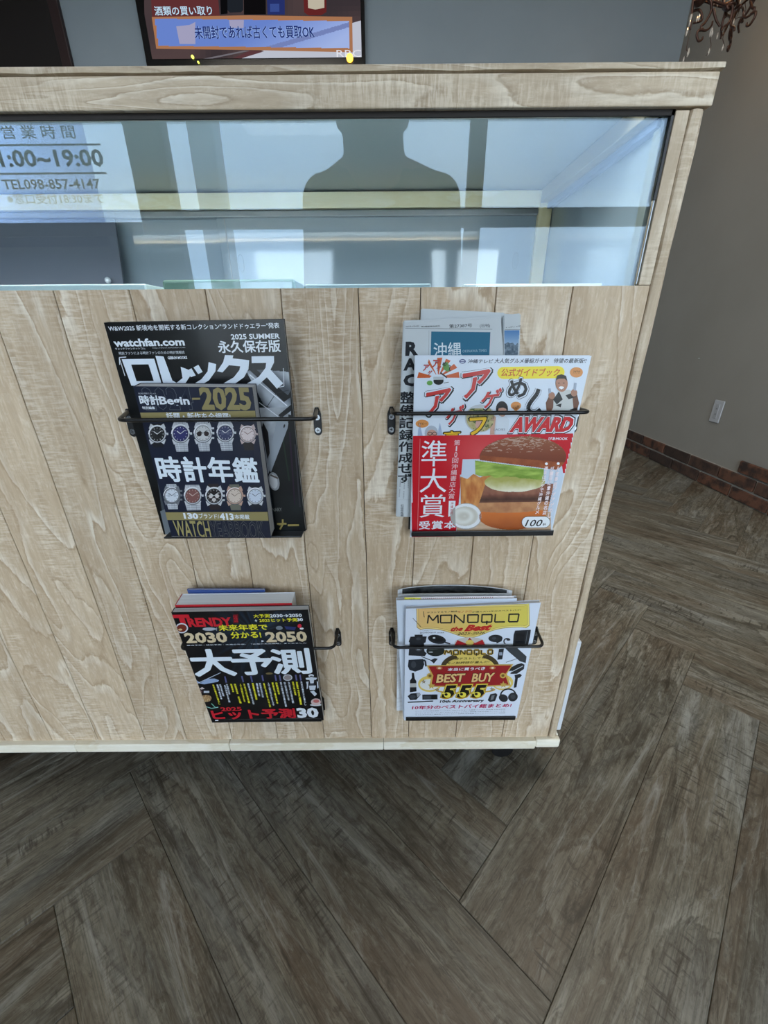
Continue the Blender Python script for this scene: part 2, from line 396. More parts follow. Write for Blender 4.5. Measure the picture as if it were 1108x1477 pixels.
        if parent: put(o, parent)
        if label: o['label'] = label
        return o
_rs = np.random.RandomState(3); _lat = _rs.rand(64, 64)
def vn(x, y, sc=1.0, seed=0):
    x = x * sc + seed * 7.3; y = y * sc + seed * 3.1; i = np.floor(x).astype(int); j = np.floor(y).astype(int); fx = x - i; fy = y - j
    fx = fx * fx * (3 - 2 * fx); fy = fy * fy * (3 - 2 * fy); g = lambda a, b: _lat[a % 64, b % 64]
    return (g(i, j) * (1 - fx) + g(i + 1, j) * fx) * (1 - fy) + (g(i, j + 1) * (1 - fx) + g(i + 1, j + 1) * fx) * fy
def fbm(x, y, sc, seed=0): return (vn(x, y, sc, seed) + .5 * vn(x, y, sc * 2, seed + 1) + .25 * vn(x, y, sc * 4, seed + 2)) / 1.75
def lerpc(a, b, t): return np.array(a, float) * (1 - t[..., None]) + np.array(b, float) * t[..., None]

# ================================================================ SETTING
BY, FX0, RX = 3.42, -2.6, 1.84
fl = obj('floor', box(FX0, RX, WY, BY, -.06, -.004), M['gap'], kind='structure')
# herringbone planks, 0.15 x 0.90, laid at 45 degrees
W_, NP = .15, 6
U0, V0 = .017, -.008
def clip_poly(p, axis, val, keep_less):
    out = []
    for i in range(len(p)):
        a, b = p[i], p[(i + 1) % len(p)]; ia = (a[axis] <= val) == keep_less; ib = (b[axis] <= val) == keep_less
        if ia: out.append(a)
        if ia != ib:
            t = (val - a[axis]) / (b[axis] - a[axis]); out.append((a[0] + (b[0] - a[0]) * t, a[1] + (b[1] - a[1]) * t))
    return out
def plank_mesh(poly):
    b = bmesh.new(); n = len(poly); cx = sum(p[0] for p in poly) / n; cy = sum(p[1] for p in poly) / n
    def ins(d):
        # inset polygon by d (convex)
        area = sum(poly[i][0] * poly[(i + 1) % n][1] - poly[(i + 1) % n][0] * poly[i][1] for i in range(n)); sg = 1 if area > 0 else -1
        Ls = []
        for i in range(n):
            a, c = poly[i], poly[(i + 1) % n]; l = math.hypot(c[0] - a[0], c[1] - a[1]) or 1e-9
            nx, ny = -(c[1] - a[1]) / l * sg, (c[0] - a[0]) / l * sg; Ls.append((nx, ny, nx * a[0] + ny * a[1] + d))
        out = []
        for i in range(n):
            a, c = Ls[i - 1], Ls[i]; det = a[0] * c[1] - a[1] * c[0]
            if abs(det) < 1e-6: out.append(poly[i]); continue
            out.append(((a[2] * c[1] - a[1] * c[2]) / det, (a[0] * c[2] - a[2] * c[0]) / det))
        return out
    lv = [[b.verts.new((x, y, z)) for x, y in pp] for pp, z in ((poly if False else ins(.0002), -.004), (ins(.0002), -.0010), (ins(.0011), 0))]
    for k in range(2):
        for i in range(n): b.faces.new((lv[k][i], lv[k][(i + 1) % n], lv[k + 1][(i + 1) % n], lv[k + 1][i]))
    b.faces.new(lv[0][::-1]); b.faces.new(lv[2]); return b
full = {}
R2 = math.sqrt(.5)
def add_plank(kind, i, j):      # cell coords of first cell; kind 'U' runs along u
    u0, v0 = U0 + i * W_, V0 + j * W_
    du, dv = (NP * W_, W_) if kind == 'U' else (W_, NP * W_)
    q = [(u0, v0), (u0 + du, v0), (u0 + du, v0 + dv), (u0, v0 + dv)]
    to = lambda u, v: ((u + v) * R2, (u - v) * R2)
    P = [to(*a) for a in q]
    c = to(u0 + du / 2, v0 + dv / 2)
    if max(abs(c[0]), abs(c[1])) > 6: return
    inside = all(FX0 + .002 < x < RX - .002 and WY + .002 < y < BY - .002 for x, y in P)
    ang = PI / 4 if kind == 'U' else -PI / 4
    ca, sa = math.cos(-ang), math.sin(-ang)
    if not inside:
        for ax, val, less in ((0, RX - .002, True), (0, FX0 + .002, False), (1, BY - .002, True), (1, WY + .002, False)):
            P = clip_poly(P, ax, val, less)
            if len(P) < 3: return
        A = abs(sum(P[k][0] * P[(k + 1) % len(P)][1] - P[(k + 1) % len(P)][0] * P[k][1] for k in range(len(P)))) / 2
        if A < 1e-3: return
        Q = []
        for p in P:
            if not Q or math.hypot(p[0] - Q[-1][0], p[1] - Q[-1][1]) > .004: Q.append(p)
        if math.hypot(Q[0][0] - Q[-1][0], Q[0][1] - Q[-1][1]) < .004: Q.pop()
        if len(Q) < 3: return
        o = obj('plank', plank_mesh([((x - c[0]) * ca - (y - c[1]) * sa, (x - c[0]) * sa + (y - c[1]) * ca) for x, y in Q]), M['floor'], fl)
    else:
        if 'm' not in full:
            h, g = NP * W_ / 2, W_ / 2
            o = obj('plank', plank_mesh([(-h, -g), (h, -g), (h, g), (-h, g)]), M['floor'], fl); full['m'] = o.data
        else:
            o = bpy.data.objects.new('plank', full['m']); C.objects.link(o); o.parent = fl
    o.location = (c[0], c[1], 0); o.rotation_euler = (0, 0, ang)
for i in range(-40, 40):
    for j in range(-40, 40):
        s_ = (i + j) % 12
        if s_ == 1: add_plank('U', i, j)          # U planks start where s = 1
        if s_ == 7: add_plank('V', i, j)          # V planks start where s = 7 (= 1-n)
obj('wall_right', box(RX, RX + .1, WY - .1, BY + .1, -.06, 2.9), M['wall_grey'], kind='structure')
obj('wall_back', box(FX0, RX, BY, BY + .1, -.06, 2.9), M['wall_blue'], kind='structure')
obj('wall_left', box(FX0 - .1, FX0, WY - .1, BY + .1, -.06, 2.9), M['wall_white'], kind='structure')
obj('ceiling', box(FX0 - .1, RX + .1, WY - .1, BY + .1, 2.9, 3.0), M['wall_white'], kind='structure')
obj('wall_front', box(FX0 - .1, RX + .1, WY - .1, WY, 2.4, 2.9), M['wall_white'], kind='structure')
# door in the back wall
d1 = obj('door_1', box(-2.56, -1.945, BY - .02, BY, 0, 2.75), mat('dark_door_leaf', (20, 14, 13), .5), kind='structure')
obj('door_frame', box(-1.945, -1.885, BY - .03, BY, 0, 2.8, .004), mat('dark_red_frame', (44, 28, 28), .45), d1)
# baseboard of brick slips on the right wall
M['brick'] = mat('old_brick', (110, 66, 46), .85)
_m = M['brick']; _g = N(_m, 'NewGeometry').outputs['Position']; _oi = N(_m, 'ObjectInfo').outputs['Random']
_c = ramp(_m, _oi, [(0, (50, 40, 35)), (.22, (84, 60, 48)), (.45, (108, 70, 52)), (.7, (98, 66, 50)), (1, (114, 74, 54))])
_n = noise(_m, _g, 16, (1, 1, 1), 4); _c = mix(_m, ramp(_m, _n, [(.38, 1.0), (.58, 0.0)]), _c, (50, 38, 33))
L(_m, _c, _m.node_tree.nodes['Principled BSDF'].inputs['Base Color'])
_b = N(_m, 'Bump'); _b.inputs['Strength'].default_value = .6; _b.inputs['Distance'].default_value = .003
L(_m, noise(_m, _g, 90, (1, 1, 1), 4), _b.inputs['Height']); L(_m, _b.outputs[0], _m.node_tree.nodes['Principled BSDF'].inputs['Normal'])
bb = obj('baseboard_right', box(RX - .008, RX, WY + .001, BY - .001, 0, .133), M['mortar'], kind='structure')
def brick(y0, y1, z0, z1):
    b = box(RX - .017, RX - .004, y0 + .005, y1 - .005, z0, z1, .003, 1)
    for v in b.verts: v.co += Vector((random.uniform(-.001, .001), random.uniform(-.002, .002), random.uniform(-.0015, .0015)))
    obj('brick', b, M['brick'], bb)
ys = 2.007
k = -8
while True:
    y = 2.007 + k * .236
    if y > BY - .03: break
    if y + .23 > WY: brick(max(y, WY + .01), min(y + .236, BY - .006), .004, .062)
    y2 = 2.112 + k * .236
    if WY < y2 < BY - .03: brick(y2, min(y2 + .236, BY - .006), .073, .131)
    k += 1
for k in range(3): brick(1.775 - k * .236, 2.008 - k * .236, .142, .200)
# window front behind the camera
frm = mat('dark_window_frame', (64, 66, 68), .5)
frmw = mat('grey_window_post', (96, 96, 94), .6)
obj('trim_1', box(-1.26, -1.075, WY - .06, WY + .02, 0, 2.4), frmw, kind='structure')
for n_, (a, b_) in enumerate(((.445, .525), (1.80, RX), (-2.6, -2.4))):
    obj('trim_%d' % (n_ + 2), box(a, b_, WY - .05, WY, 0, 2.4), frm, kind='structure')
obj('trim_5', box(-1.09, .445, WY - .045, WY - .005, 1.325, 1.405), frm, kind='structure')
obj('trim_6', box(.525, 1.80, WY - .045, WY - .005, 1.325, 1.405), frm, kind='structure')
obj('trim_7', box(-2.4, -1.28, WY - .045, WY - .005, 1.295, 1.355), frm, kind='structure')
obj('trim_8', box(-2.4, -1.28, WY - .040, WY - .030, .05, 1.295), mat('grey_kick_panel', (120, 124, 132), .5), kind='structure')
for n_, (a, b_) in enumerate(((-1.09, .445), (.525, 1.80), (-2.4, -1.28))):
    wn = obj('window_%d' % (n_ + 1), box(a, b_, WY - .028, WY - .022, .0, 2.4), M['winglass'], kind='structure')
    obj('window_sill', box(a, b_, WY - .05, WY, 0, .05, .004), frm, wn)
# vinyl lettering stuck on the third window (read in the mirror of the showcase glass)
VY = 1.112 - WY + .0   # distance of the mirrored pane
def mz(x, y):
    p = ony(x, y, VY + .02); return (p.x, p.z)
lm = mat('navy_vinyl', (24, 22, 40), .5)
vin = thing('window_lettering', 'dark vinyl opening hours lettering on the glass front, seen mirrored in the showcase', 'lettering', (-1.7, WY - .02, 1.6))
def vtext(txt, p0, p1, bold=.02):
    p0 = (p0[0] + 3, p0[1] - 3); p1 = (p1[0] + 3, p1[1] - 3)
    g, f, dz = glyphs(txt, bold, 0); (x0, z0), (x1, z1) = mz(*p0), mz(*p1)
    vs = [(x0 + a * (x1 - x0), WY - .0205 + q, z0 + b * (z1 - z0)) for (a, b), q in zip(g, dz)]
    put(obj('lettering', (vs, f), lm), vin)
vtext('営 業 時 間', (10, 195), (111, 176), .03)
vtext('11:00~19:00', (-10, 236), (151, 211), .03)
vtext('TEL098-857-4147', (10, 268), (147, 254), .02)
vtext('※窓口受付18:30まで', (16, 289), (152, 275), .02)
for (a, b_) in (((-60, 201.6), (153, 200.4)), ((-60, 243), (161, 241.8))):
    (x0, z0), (x1, z1) = mz(*a), mz(*b_)
    put(obj('rule_line', box(x0, x1, WY - .0208, WY - .0202, z0, max(z1, z0 + .004)), lm), vin)
film = bpy.data.materials.new('tinted_film'); film.use_nodes = True; film.node_tree.nodes.clear()
_o = N(film, 'OutputMaterial'); _t = N(film, 'BsdfTransparent'); _t.inputs[0].default_value = (.72, .76, .86, 1); L(film, _t.outputs[0], _o.inputs[0])
put(obj('film', box(-2.39, mz(140, 230)[0], WY - .0216, WY - .0212, 1.25, 1.95), film), vin)
# outside: pavement and a far building post
obj('ground', box(-12, 12, -14, WY - .1, -.1, -.02), wallmat('pavement', (170, 168, 160), (150, 148, 142), 3), kind='structure')
pst = obj('street_post', box(-1.62, -1.40, -3.5, -3.28, -.02, 5.0, .02), mat('pale_concrete', (196, 200, 204), .8))
pst['label'] = 'pale concrete post out on the pavement beyond the window front'; pst['category'] = 'post'

# ================================================================ COUNTER
ct = thing('display_counter', 'pale wood-grain reception counter with a glass showcase under its worktop', 'counter', (-.45, .75, .0))
Y0 = .55
def cpart(name, bm, m, **k): return put(obj(name, bm, m, **k), ct)
seams = [-1.20, -1.11, -1.02, -.93, -.838, -.747, -.6545, -.5638, -.4714, -.3908, -.3008, -.2110, -.1210, -.0284, .0452, .1364, .2270, .3180]
for a, b_ in zip(seams[:-1], seams[1:]):
    g = .0005
    b = bmesh.new(); n = 22; z0, z1 = .0905, .8665
    rows = []
    for k in range(n + 1):
        z = z0 + (z1 - z0) * k / n
        wa = .0005 * math.sin(z * 21 + a * 50) + .0003 * math.sin(z * 57 + a * 90); wb = .0005 * math.sin(z * 21 + b_ * 50) + .0003 * math.sin(z * 57 + b_ * 90)
        xs = [(a + wa + g, Y0 + .006), (a + wa + g, Y0 + .0007), (a + wa + g + .0007, Y0), (b_ + wb - g - .0007, Y0), (b_ + wb - g, Y0 + .0007), (b_ + wb - g, Y0 + .006)]
        rows.append([b.verts.new((x, y, z)) for x, y in xs])
    for k in range(n):
        for q in range(6): b.faces.new((rows[k][q], rows[k][(q + 1) % 6], rows[k + 1][(q + 1) % 6], rows[k + 1][q]))
    b.faces.new(rows[0][::-1]); b.faces.new(rows[-1])
    cpart('board', b, M['board'])
cpart('backing', box(-1.2, .318, Y0 + .006, Y0 + .012, .08, .8665), M['gap'])
# right side panel with rolled front edge
b = bmesh.new(); n = 30; rows = []
for k in range(n + 1):
    z = .0905 + (1.0250 - .0905) * k / n; wv = .0007 * math.sin(z * 40) + .0005 * math.sin(z * 97)
    prof = [(.3192, .57), (.3192, Y0 + .001), (.3205, Y0 - .001 + wv), (.3240, Y0 - .0022 + wv), (.3300, Y0 - .0014), (.3345 + wv * .6, Y0 + .0035), (.3355 + wv * .6, Y0 + .012), (.3355, .57), (.3355, 1.02), (.3192, 1.02)]
    rows.append([b.verts.new((x, y, z)) for x, y in prof])
for k in range(n):
    for q in range(10): b.faces.new((rows[k][q], rows[k][(q + 1) % 10], rows[k + 1][(q + 1) % 10], rows[k + 1][q]))
b.faces.new(rows[0][::-1]); b.faces.new(rows[-1])
cpart('side_panel', b, M['edgewood'], smooth=False)
cpart('left_panel', box(-1.22, -1.2, Y0, 1.02, .09, 1.025), M['edgewood'])
cpart('corner_post', box(.3042, .3184, Y0 + .0003, .575, .8670, 1.0250, .0008), M['edgewood'])
# worktop: apron and rolled top edge
cpart('apron', box(-1.23, .3375, Y0 - .004, Y0 + .02, 1.0265, 1.0528, .0012), M['apron'])
b = bmesh.new(); rows = []; n = 60
for k in range(n + 1):
    x = -1.235 + (.3395 + 1.235) * k / n; wv = .0004 * math.sin(x * 60) + .0003 * math.sin(x * 131)
    prof = [(Y0 - .001, 1.0530 + wv), (Y0 - .0062, 1.0540 + wv), (Y0 - .0062, 1.0585), (Y0 - .003, 1.0600), (1.04, 1.0600), (1.04, 1.0530)]
    rows.append([b.verts.new((x, y, z)) for y, z in prof])
for k in range(n):
    for q in range(6): b.faces.new((rows[k][q], rows[k + 1][q], rows[k + 1][(q + 1) % 6], rows[k][(q + 1) % 6]))
b.faces.new(rows[0]); b.faces.new(rows[-1][::-1])
cpart('worktop', b, M['apron'])
# black seal above and beside the glass
cpart('seal', box(-1.2, .3042, Y0 + .002, Y0 + .0045, 1.0215, 1.0265), M['gap'])
cpart('side_seal', box(.3012, .3042, Y0 + .002, Y0 + .0045, .95, 1.0265), mat('black_rubber', (22, 20, 20), .5))
cpart('bead', box(.3020, .3036, Y0 + .003, Y0 + .0045, .868, .95, .0003, 1), M['steel'])
cpart('glass_pane', box(-1.2, .3036, Y0 + .005, Y0 + .0072, .8640, 1.0262), M['glass'])
# inside of the showcase
inner = mat('showcase_lining', (132, 143, 145), .25, spec=.5)
cpart('case_ceiling', box(-1.2, .319, Y0 + .012, .93, 1.0465, 1.0525), inner)
cpart('case_floor', box(-1.2, .3185, Y0 + .012, .93, .852, .8640), mat('case_floor_pale', (205, 210, 210), .5))
sidem = mat('side_mirror_panel', (150, 166, 176), .04, spec=1.0, metal=.35)
cpart('case_side', box(.3062, .3190, .576, .93, .864, 1.0465), sidem)
cpart('edge_strip', box(.2990, .3062, .5606, .5764, .8641, 1.0460), mat('grey_edge_strip', (112, 120, 116), .4))
RY = .885
cpart('back_rail', box(-1.2, .2820, RY, RY + .023, 1.0205, 1.0440, .0012), M['cream'])
M['cream_z'] = wood('cream_timber_upright', 2, (226, 214, 168), (240, 232, 196), (248, 242, 214), ring=3, saw=False, bump=.1, tone=.03)
cpart('corner_upright', box(.2820, .3050, RY, RY + .023, .864, 1.0440, .0012), M['cream_z'])
cpart('side_rail', box(.2820, .3050, .566, RY - .0005, 1.0250, 1.0455, .0012), mat('shaded_cream_timber', (118, 112, 92), .5))  # cream rail in shade, the shade put into a darker timber colour
cpart('rail_underside_shade', box(.2950, .3055, .566, RY - .001, 1.0165, 1.0248, .001), mat('blue_grey_underside_shade', (84, 104, 136), .4))  # added dark strip standing in for the rail's shaded underside
cpart('door_track', box(-1.2, .2820, RY + .002, RY + .02, 1.0080, 1.0185, .002), M['steel'])
dm = mat('sliding_door_laminate', (146, 160, 170), .05, spec=1.0, coat=.6)
for (a, b_, yy) in ((-1.195, -.2855, .900), (-.30, .2815, .8925)):
    dd = cpart('sliding_door', box(a, b_, yy, yy + .005, .866, 1.0085, .0004, 1), dm)
for (cx, yy) in ((-.2655, .8921), (.2515, .8921)):
    q = [(cx + .005 * math.cos(t) * 1.0, .9375 + .014 * math.copysign(abs(math.sin(t)) ** .7, math.sin(t))) for t in [2 * PI * i / 24 for i in range(25)]]
    cpart('finger_pull', tube([(x, yy, z) for x, z in q], .0005, 6), M['steel'])
cpart('door_edge', box(-.2862, -.2850, .8915, .8925, .866, 1.008), M['steel'])
b = box(-1.18, .26, .5700, .5710, 1.0345, 1.0464); box(-1.18, .26, .5808, .5816, 1.0444, 1.0464, 0, 1, b)
cpart('led_shield', b, mat('grey_led_shield', (70, 76, 80), .7))  # unseen lips added to keep the LED out of the door reflections
# things standing in the showcase
pn = thing('upright_signboard', 'dark grey panel standing at the left end of the glass showcase', 'panel', (-.58, .87, .864))
b = bmesh.new(); vs = [(-.80, .862, .8643), (-.4835, .862, .8643), (-.4745, .874, 1.004), (-.80, .874, 1.004)]
A = [b.verts.new(v) for v in vs]; B = [b.verts.new((x, y + .004, z)) for x, y, z in vs]
b.faces.new(A[::-1]); b.faces.new(B)
for i in range(4): b.faces.new((A[i], A[(i + 1) % 4], B[(i + 1) % 4], B[i]))
put(obj('board', b, mat('grey_card', (96, 102, 114), .6, spec=.25)), pn)
kb = bmesh.new(); bmesh.ops.create_uvsphere(kb, u_segments=14, v_segments=10, radius=.0055); bmesh.ops.translate(kb, verts=kb.verts, vec=(-.5045, .860, .908))
put(obj('knob', kb, mat('clear_knob', (215, 222, 228), .1, metal=.4), smooth=True, label='clear round knob'), pn)
def gplate(name, label, x0, x1, y0, y1, z0, z1, m, r=.002):
    o = obj(name, box(x0, x1, y0, y1, z0, z1, r, 3), m); o['label'] = label; o['category'] = 'glass plate'; return o
gplate('glass_tray', 'green-tinted glass tray lying at the front of the showcase left of centre', -.272, -.108, .575, .66, .8642, .8790, mat('green_glass_edge', (96, 122, 110), .08, spec=1), .0035)
gplate('glass_plate', 'thin clear glass plate edge along the showcase bottom at far left', -.60, -.29, .570, .68, .8642, .8745, mat('clear_glass_edge', (170, 188, 190), .08, spec=1))
gplate('glass_plate', 'thin clear glass plate edge along the showcase bottom in the middle', -.095, .060, .572, .66, .8642, .8725, mat('clear_glass_edge_b', (150, 170, 176), .08, spec=1), .0015)
gplate('glass_plate', 'thin clear glass plate edge at the right end of the showcase bottom', .100, .270, .570, .60, .8642, .8712, mat('clear_glass_edge_c', (200, 212, 214), .1, spec=1), .001)
# plinth strip of bare pine
for a, b_ in ((-1.2, -.9045), (-.904, -.6048), (-.6042, -.3049), (-.3043, -.0048), (-.0042, .2918)):
    cpart('trim_strip', box(a, b_, Y0 - .0105, Y0 + .004, .0695, .0905, .0018, 2), M['strip'])
cpart('trim_strip', box(.2922, .3400, Y0 - .0090, Y0 + .004, .0700, .0915, .004, 3), M['strip'])
cpart('trim_strip', box(.3345, .3400, Y0 + .004, .98, .0700, .0915, .002, 2), M['strip'])
cpart('base_panel', box(-1.2, .335, Y0 + .006, 1.02, .062, .088), M['gap'])
for cx in (-.95, .2424):
    cs = cpart('caster', disc((cx, .022), .022, .572, .594, 20), M['black'])
    c2 = obj('caster_fork', box(cx - .012, cx + .012, .570, .598, .034, .062, .002), M['black'], cs)
# white leaflet holder on the side
lh = obj('leaflet_holder', box(.3368, .3475, .562, .86, .0925, .316, .002), M['white']); lh['label'] = 'thin white panel fixed low on the right side of the counter'; lh['category'] = 'panel'

# ================================================================ RACKS
BARY = .508
def rack(xl, xr, zb, zw, lipx, lipz, label, bar=None, lh=.0085):
    by, bxl, bxr = bar or (BARY, xl + .001, xr - .001)
    r = thing('magazine_rack', label, 'magazine rack', (xl + (xr - xl) / 2, Y0, lipz), 'black wire magazine racks screwed to the counter')
    bl, br = xl + .004, xr - .004
    path = [(xl, Y0 - .002, zw + .016), (bxl, by, zb), (bxr, by, zb), (xr, Y0 - .002, zw + .016)]
    put(obj('wire_bar', tube(bend(path, .011, 6), .0024, 10), M['black'], smooth=True), r)
    for cx in (xl, xr):
        hw, hz = .0052, .0185
        pr = [(cx + hw * math.cos(t), zw - hz + .006 + .0052 * math.sin(t)) for t in [PI + PI * i / 8 for i in range(9)]] + [(cx + hw, zw + hz - .008), (cx + .0022, zw + hz + .001), (cx - .0022, zw + hz + .001), (cx - hw, zw + hz - .008)]
        bk = put(obj('bracket', prism(pr, Y0 - .0028, Y0 - .0003), M['black']), r)
        for dz in (.0065, -.0105):
            b = bmesh.new(); y = Y0 - .0028
            for rr, d in ((.0036, 0), (.0034, -.0006), (.0022, -.0010)):
                pass
            disc((cx, zw + dz), .0037, y - .0012, y + .0006, 20, b)
            sc = obj('screw', b, M['screw'], bk)
            sc['label'] = 'silver cross-head screw'
            b = bmesh.new(); an = random.uniform(0, 1.5)
            for q in (0, PI / 2):
                ca, sa = math.cos(an + q), math.sin(an + q)
                prism([(cx + ca * .0022 - sa * .0004, zw + dz + sa * .0022 + ca * .0004), (cx - ca * .0022 - sa * .0004, zw + dz - sa * .0022 + ca * .0004), (cx - ca * .0022 + sa * .0004, zw + dz - sa * .0022 - ca * .0004), (cx + ca * .0022 + sa * .0004, zw + dz + sa * .0022 - ca * .0004)], y - .0014, y - .0011, b)
            # recess drawn as real dark cross inside the head
            me = sc.data; bm2 = bmesh.new(); bm2.from_mesh(me); k0 = len(bm2.faces)
            tmp = bpy.data.meshes.new('t'); b.to_mesh(tmp); b.free(); bm2.from_mesh(tmp); bm2.faces.ensure_lookup_table()
            for f_ in bm2.faces[k0:]: f_.material_index = 1
            bm2.to_mesh(me); bm2.free(); me.materials.append(M['slot']); bpy.data.meshes.remove(tmp)
    x0, x1 = lipx
    b = prism([(x0 - .003, lipz), (x1 + .003, lipz), (x1 + .003, lipz + .028), (x1, lipz + .034), (x0, lipz + .034), (x0 - .003, lipz + .028)], Y0 - .0024, Y0 - .0004)
    box(x0, x1, Y0 - .026, Y0 - .0006, lipz, lipz + .0018, 0, 1, b)
    box(x0, x1, Y0 - .0272, Y0 - .0254, lipz, lipz + lh, .0008, 2, b)
    put(obj('ledge', b, M['black']), r)
    return r
rack(-.3378, -.0880, .7262, .7085, (-.318, -.1195), .5475, 'black wire magazine rack holding the two watch magazines', (.4805, -.3100, -.0800), .003)
rack(.0108, .2560, .7262, .7085, (.0395, .2440), .5475, 'black wire magazine rack holding the newspaper and the burger guide')
rack(-.3290, -.0800, .3560, .3420, (-.312, -.1165), .1705, 'black wire magazine rack holding the black forecast magazine')
rack(.0118, .2555, .3560, .3420, (.0370, .2360), .1705, 'black wire magazine rack holding the white and gold best-buy magazine')

# ================================================================ MAGAZINES
def book(name, label, q, Yt, Yb, th, cover, page, group=None, cat='magazine', back=None, thb=None):
    thb = th if thb is None else thb
    cs = [ony(*q[0], Yt), ony(*q[1], Yt), ony(*q[2], Yb), ony(*q[3], Yb)]
    base = (cs[2] + cs[3]) / 2
    r = thing(name, label, cat, base, group)
    n = (cs[1] - cs[3]).cross(cs[0] - cs[2]).normalized()
    if n.y < 0: n = -n        # away from the viewer, into the rack
    def slab(nm, d0, d1, m, ins=0.0):
        P = []
        u = (cs[1] - cs[0]).normalized(); v = (cs[0] - cs[3]).normalized()
        off = [(1, -1), (-1, -1), (-1, 1), (1, 1)]
        b = bmesh.new()
        kk = (1, 1, thb / th, thb / th)
        A = [b.verts.new(c + u * (ins * o[0]) + v * (ins * o[1]) + n * d0 * q) for c, o, q in zip(cs, off, kk)]
        B = [b.verts.new(c + u * (ins * o[0]) + v * (ins * o[1]) + n * d1 * q) for c, o, q in zip(cs, off, kk)]
        b.faces.new(A); b.faces.new(B[::-1])
        for i in range(4): b.faces.new((A[i], B[i], B[(i + 1) % 4], A[(i + 1) % 4]))
        return put(obj(nm, b, m), r)
    cm = mat(name + '_cover', cover, .3, coat=.5)
    slab('front_cover', 0, .0004, cm)
    slab('page_block', .0004, th - .0004, page, .0008)
    slab('back_cover', th - .0004, th, mat(name + '_back', back or cover, .35, coat=.4))
    u = (cs[1] - cs[0]).normalized()
    b = bmesh.new(); A = [cs[0], cs[0] + n * th, cs[3] + n * thb, cs[3]]; B = [c + u * .0007 for c in A]
    A = [b.verts.new(c) for c in A]; B = [b.verts.new(c) for c in B]; b.faces.new(A); b.faces.new(B[::-1])
    for i in range(4): b.faces.new((A[i], B[i], B[(i + 1) % 4], A[(i + 1) % 4]))
    put(obj('spine', b, cm), r)
    return r, Art(cs, q)
def watch(a, cx, cy, r, dial, case=(205, 208, 212), strap=(190, 194, 200), top=0, bot=0, chrono=0, lw=.55, hands=(235, 235, 235), rot=8, L0=3, sub=None):
    tx, bx = -math.tan(math.radians(rot)), math.tan(math.radians(rot))
    # strap up and down (slightly slanted like the cover)
    for s_, ln in ((-1, top), (1, bot)):
        if not ln: continue
        w0, w1 = r * lw * 1.15, r * lw
        y0, y1 = cy + s_ * r * .8, cy + s_ * (r * .8 + ln); x1 = cx + s_ * ln * bx
        a.poly([(cx - w0, y0), (cx + w0, y0), (x1 + w1, y1), (x1 - w1, y1)], strap, L0)
        if sum(strap) > 380:
            nn = max(2, int(ln / 9))
            for i in range(nn):
                yy = y0 + (y1 - y0) * (i + .5) / nn; xc = cx + s_ * abs(yy - y0) * bx
                a.line([(xc - w1, yy), (xc + w1, yy)], 1.6, (110, 116, 126), L0 + 1)
            a.line([(cx - w0 * .4, y0), (x1 - w1 * .4, y1)], 1.4, (235, 238, 242), L0 + 1); a.line([(cx + w0 * .4, y0), (x1 + w1 * .4, y1)], 1.4, (120, 126, 134), L0 + 1)
    for sx in (-1, 1):
        for sy in (-1, 1): a.poly([(cx + sx * r * .35, cy + sy * r * .9), (cx + sx * r * .72, cy + sy * r * 1.14), (cx + sx * r * .92, cy + sy * r * .62), (cx, cy)], case, L0 + 1)
    a.rect(cx + r * .9, cy - r * .12, cx + r * 1.2, cy + r * .12, case, L0 + 1)
    if chrono:
        for dy in (-.5, .5): a.rect(cx + r * .8, cy + dy * r - r * .1, cx + r * 1.18, cy + dy * r + r * .1, case, L0 + 1)
    a.ell(cx, cy, r, r, case, L0 + 2); a.ring(cx, cy, r, r, r * .08, (90, 94, 100), L0 + 3, 180, 360); a.ring(cx, cy, r * .97, r * .97, r * .07, (245, 246, 248), L0 + 3, 60, 180)
    a.ell(cx, cy, r * .82, r * .82, tuple(int(v * .55) for v in dial), L0 + 3); a.ell(cx, cy, r * .76, r * .76, dial, L0 + 4)
    for k in range(12):
        t = k * PI / 6; a.line([(cx + r * .6 * math.cos(t), cy + r * .6 * math.sin(t)), (cx + r * .7 * math.cos(t), cy + r * .7 * math.sin(t))], r * .05, hands, L0 + 5)
    if sub:
        for (dx, dy, rr, c) in sub: a.ell(cx + dx * r, cy + dy * r, rr * r, rr * r, c, L0 + 5)
    a.line([(cx, cy), (cx - r * .38, cy - r * .3)], r * .07, hands, L0 + 6); a.line([(cx, cy), (cx + r * .5, cy - r * .38)], r * .05, hands, L0 + 6)

# ---- black watch magazine
rt, a = book('watch_magazine', 'large black watch magazine with big white katakana title behind the navy yearbook', [(154, 459), (413.5, 458.5), (440.5, 764.5), (236, 766)], .507, .541, .007, (10, 11, 13), M['page'], 'upper left rack')
a.frame(150, 440, 3.358)
def fn(x, y):
    base = lerpc((9, 11, 13), (34, 44, 46), np.clip(fbm(x, y, .006, 4) * 1.6 - .75, 0, 1)); return base
a.raster(20, 66, 960, 1085, 60, 60, fn, 1, lambda x, y: (x > 20 + (y - 66) * .265) & (x < 886 + (y - 66) * .087))
WH = (232, 238, 244)
a.t('W&W2025 新境地を開拓する新コレクション"ランドドゥエラー"発表', 37, 104, 864, 76, WH, .03, 0, 8)
a.t('watchfan.com', 60, 178, 404, 140, WH, .035, 0, 8)
a.t('ウォッチファンドットコム', 68, 192, 214, 182, WH, .02, 0, 8); a.t('http://www.watchfan.com', 250, 190, 408, 182, (190, 196, 200), 0, 0, 8)
a.t('時計ファンによる時計ファンのための時計情報誌', 85, 216, 404, 200, (215, 220, 226), .01, 0, 8)
a.t('2025 SUMMER', 630, 152, 866, 126, WH, .025, 0, 8); a.t('永久保存版', 566, 215, 868, 156, WH, .045, 0, 8)
a.t('GEIBUN MOOKS', 322, 240, 416, 226, WH, .04, 0, 8)
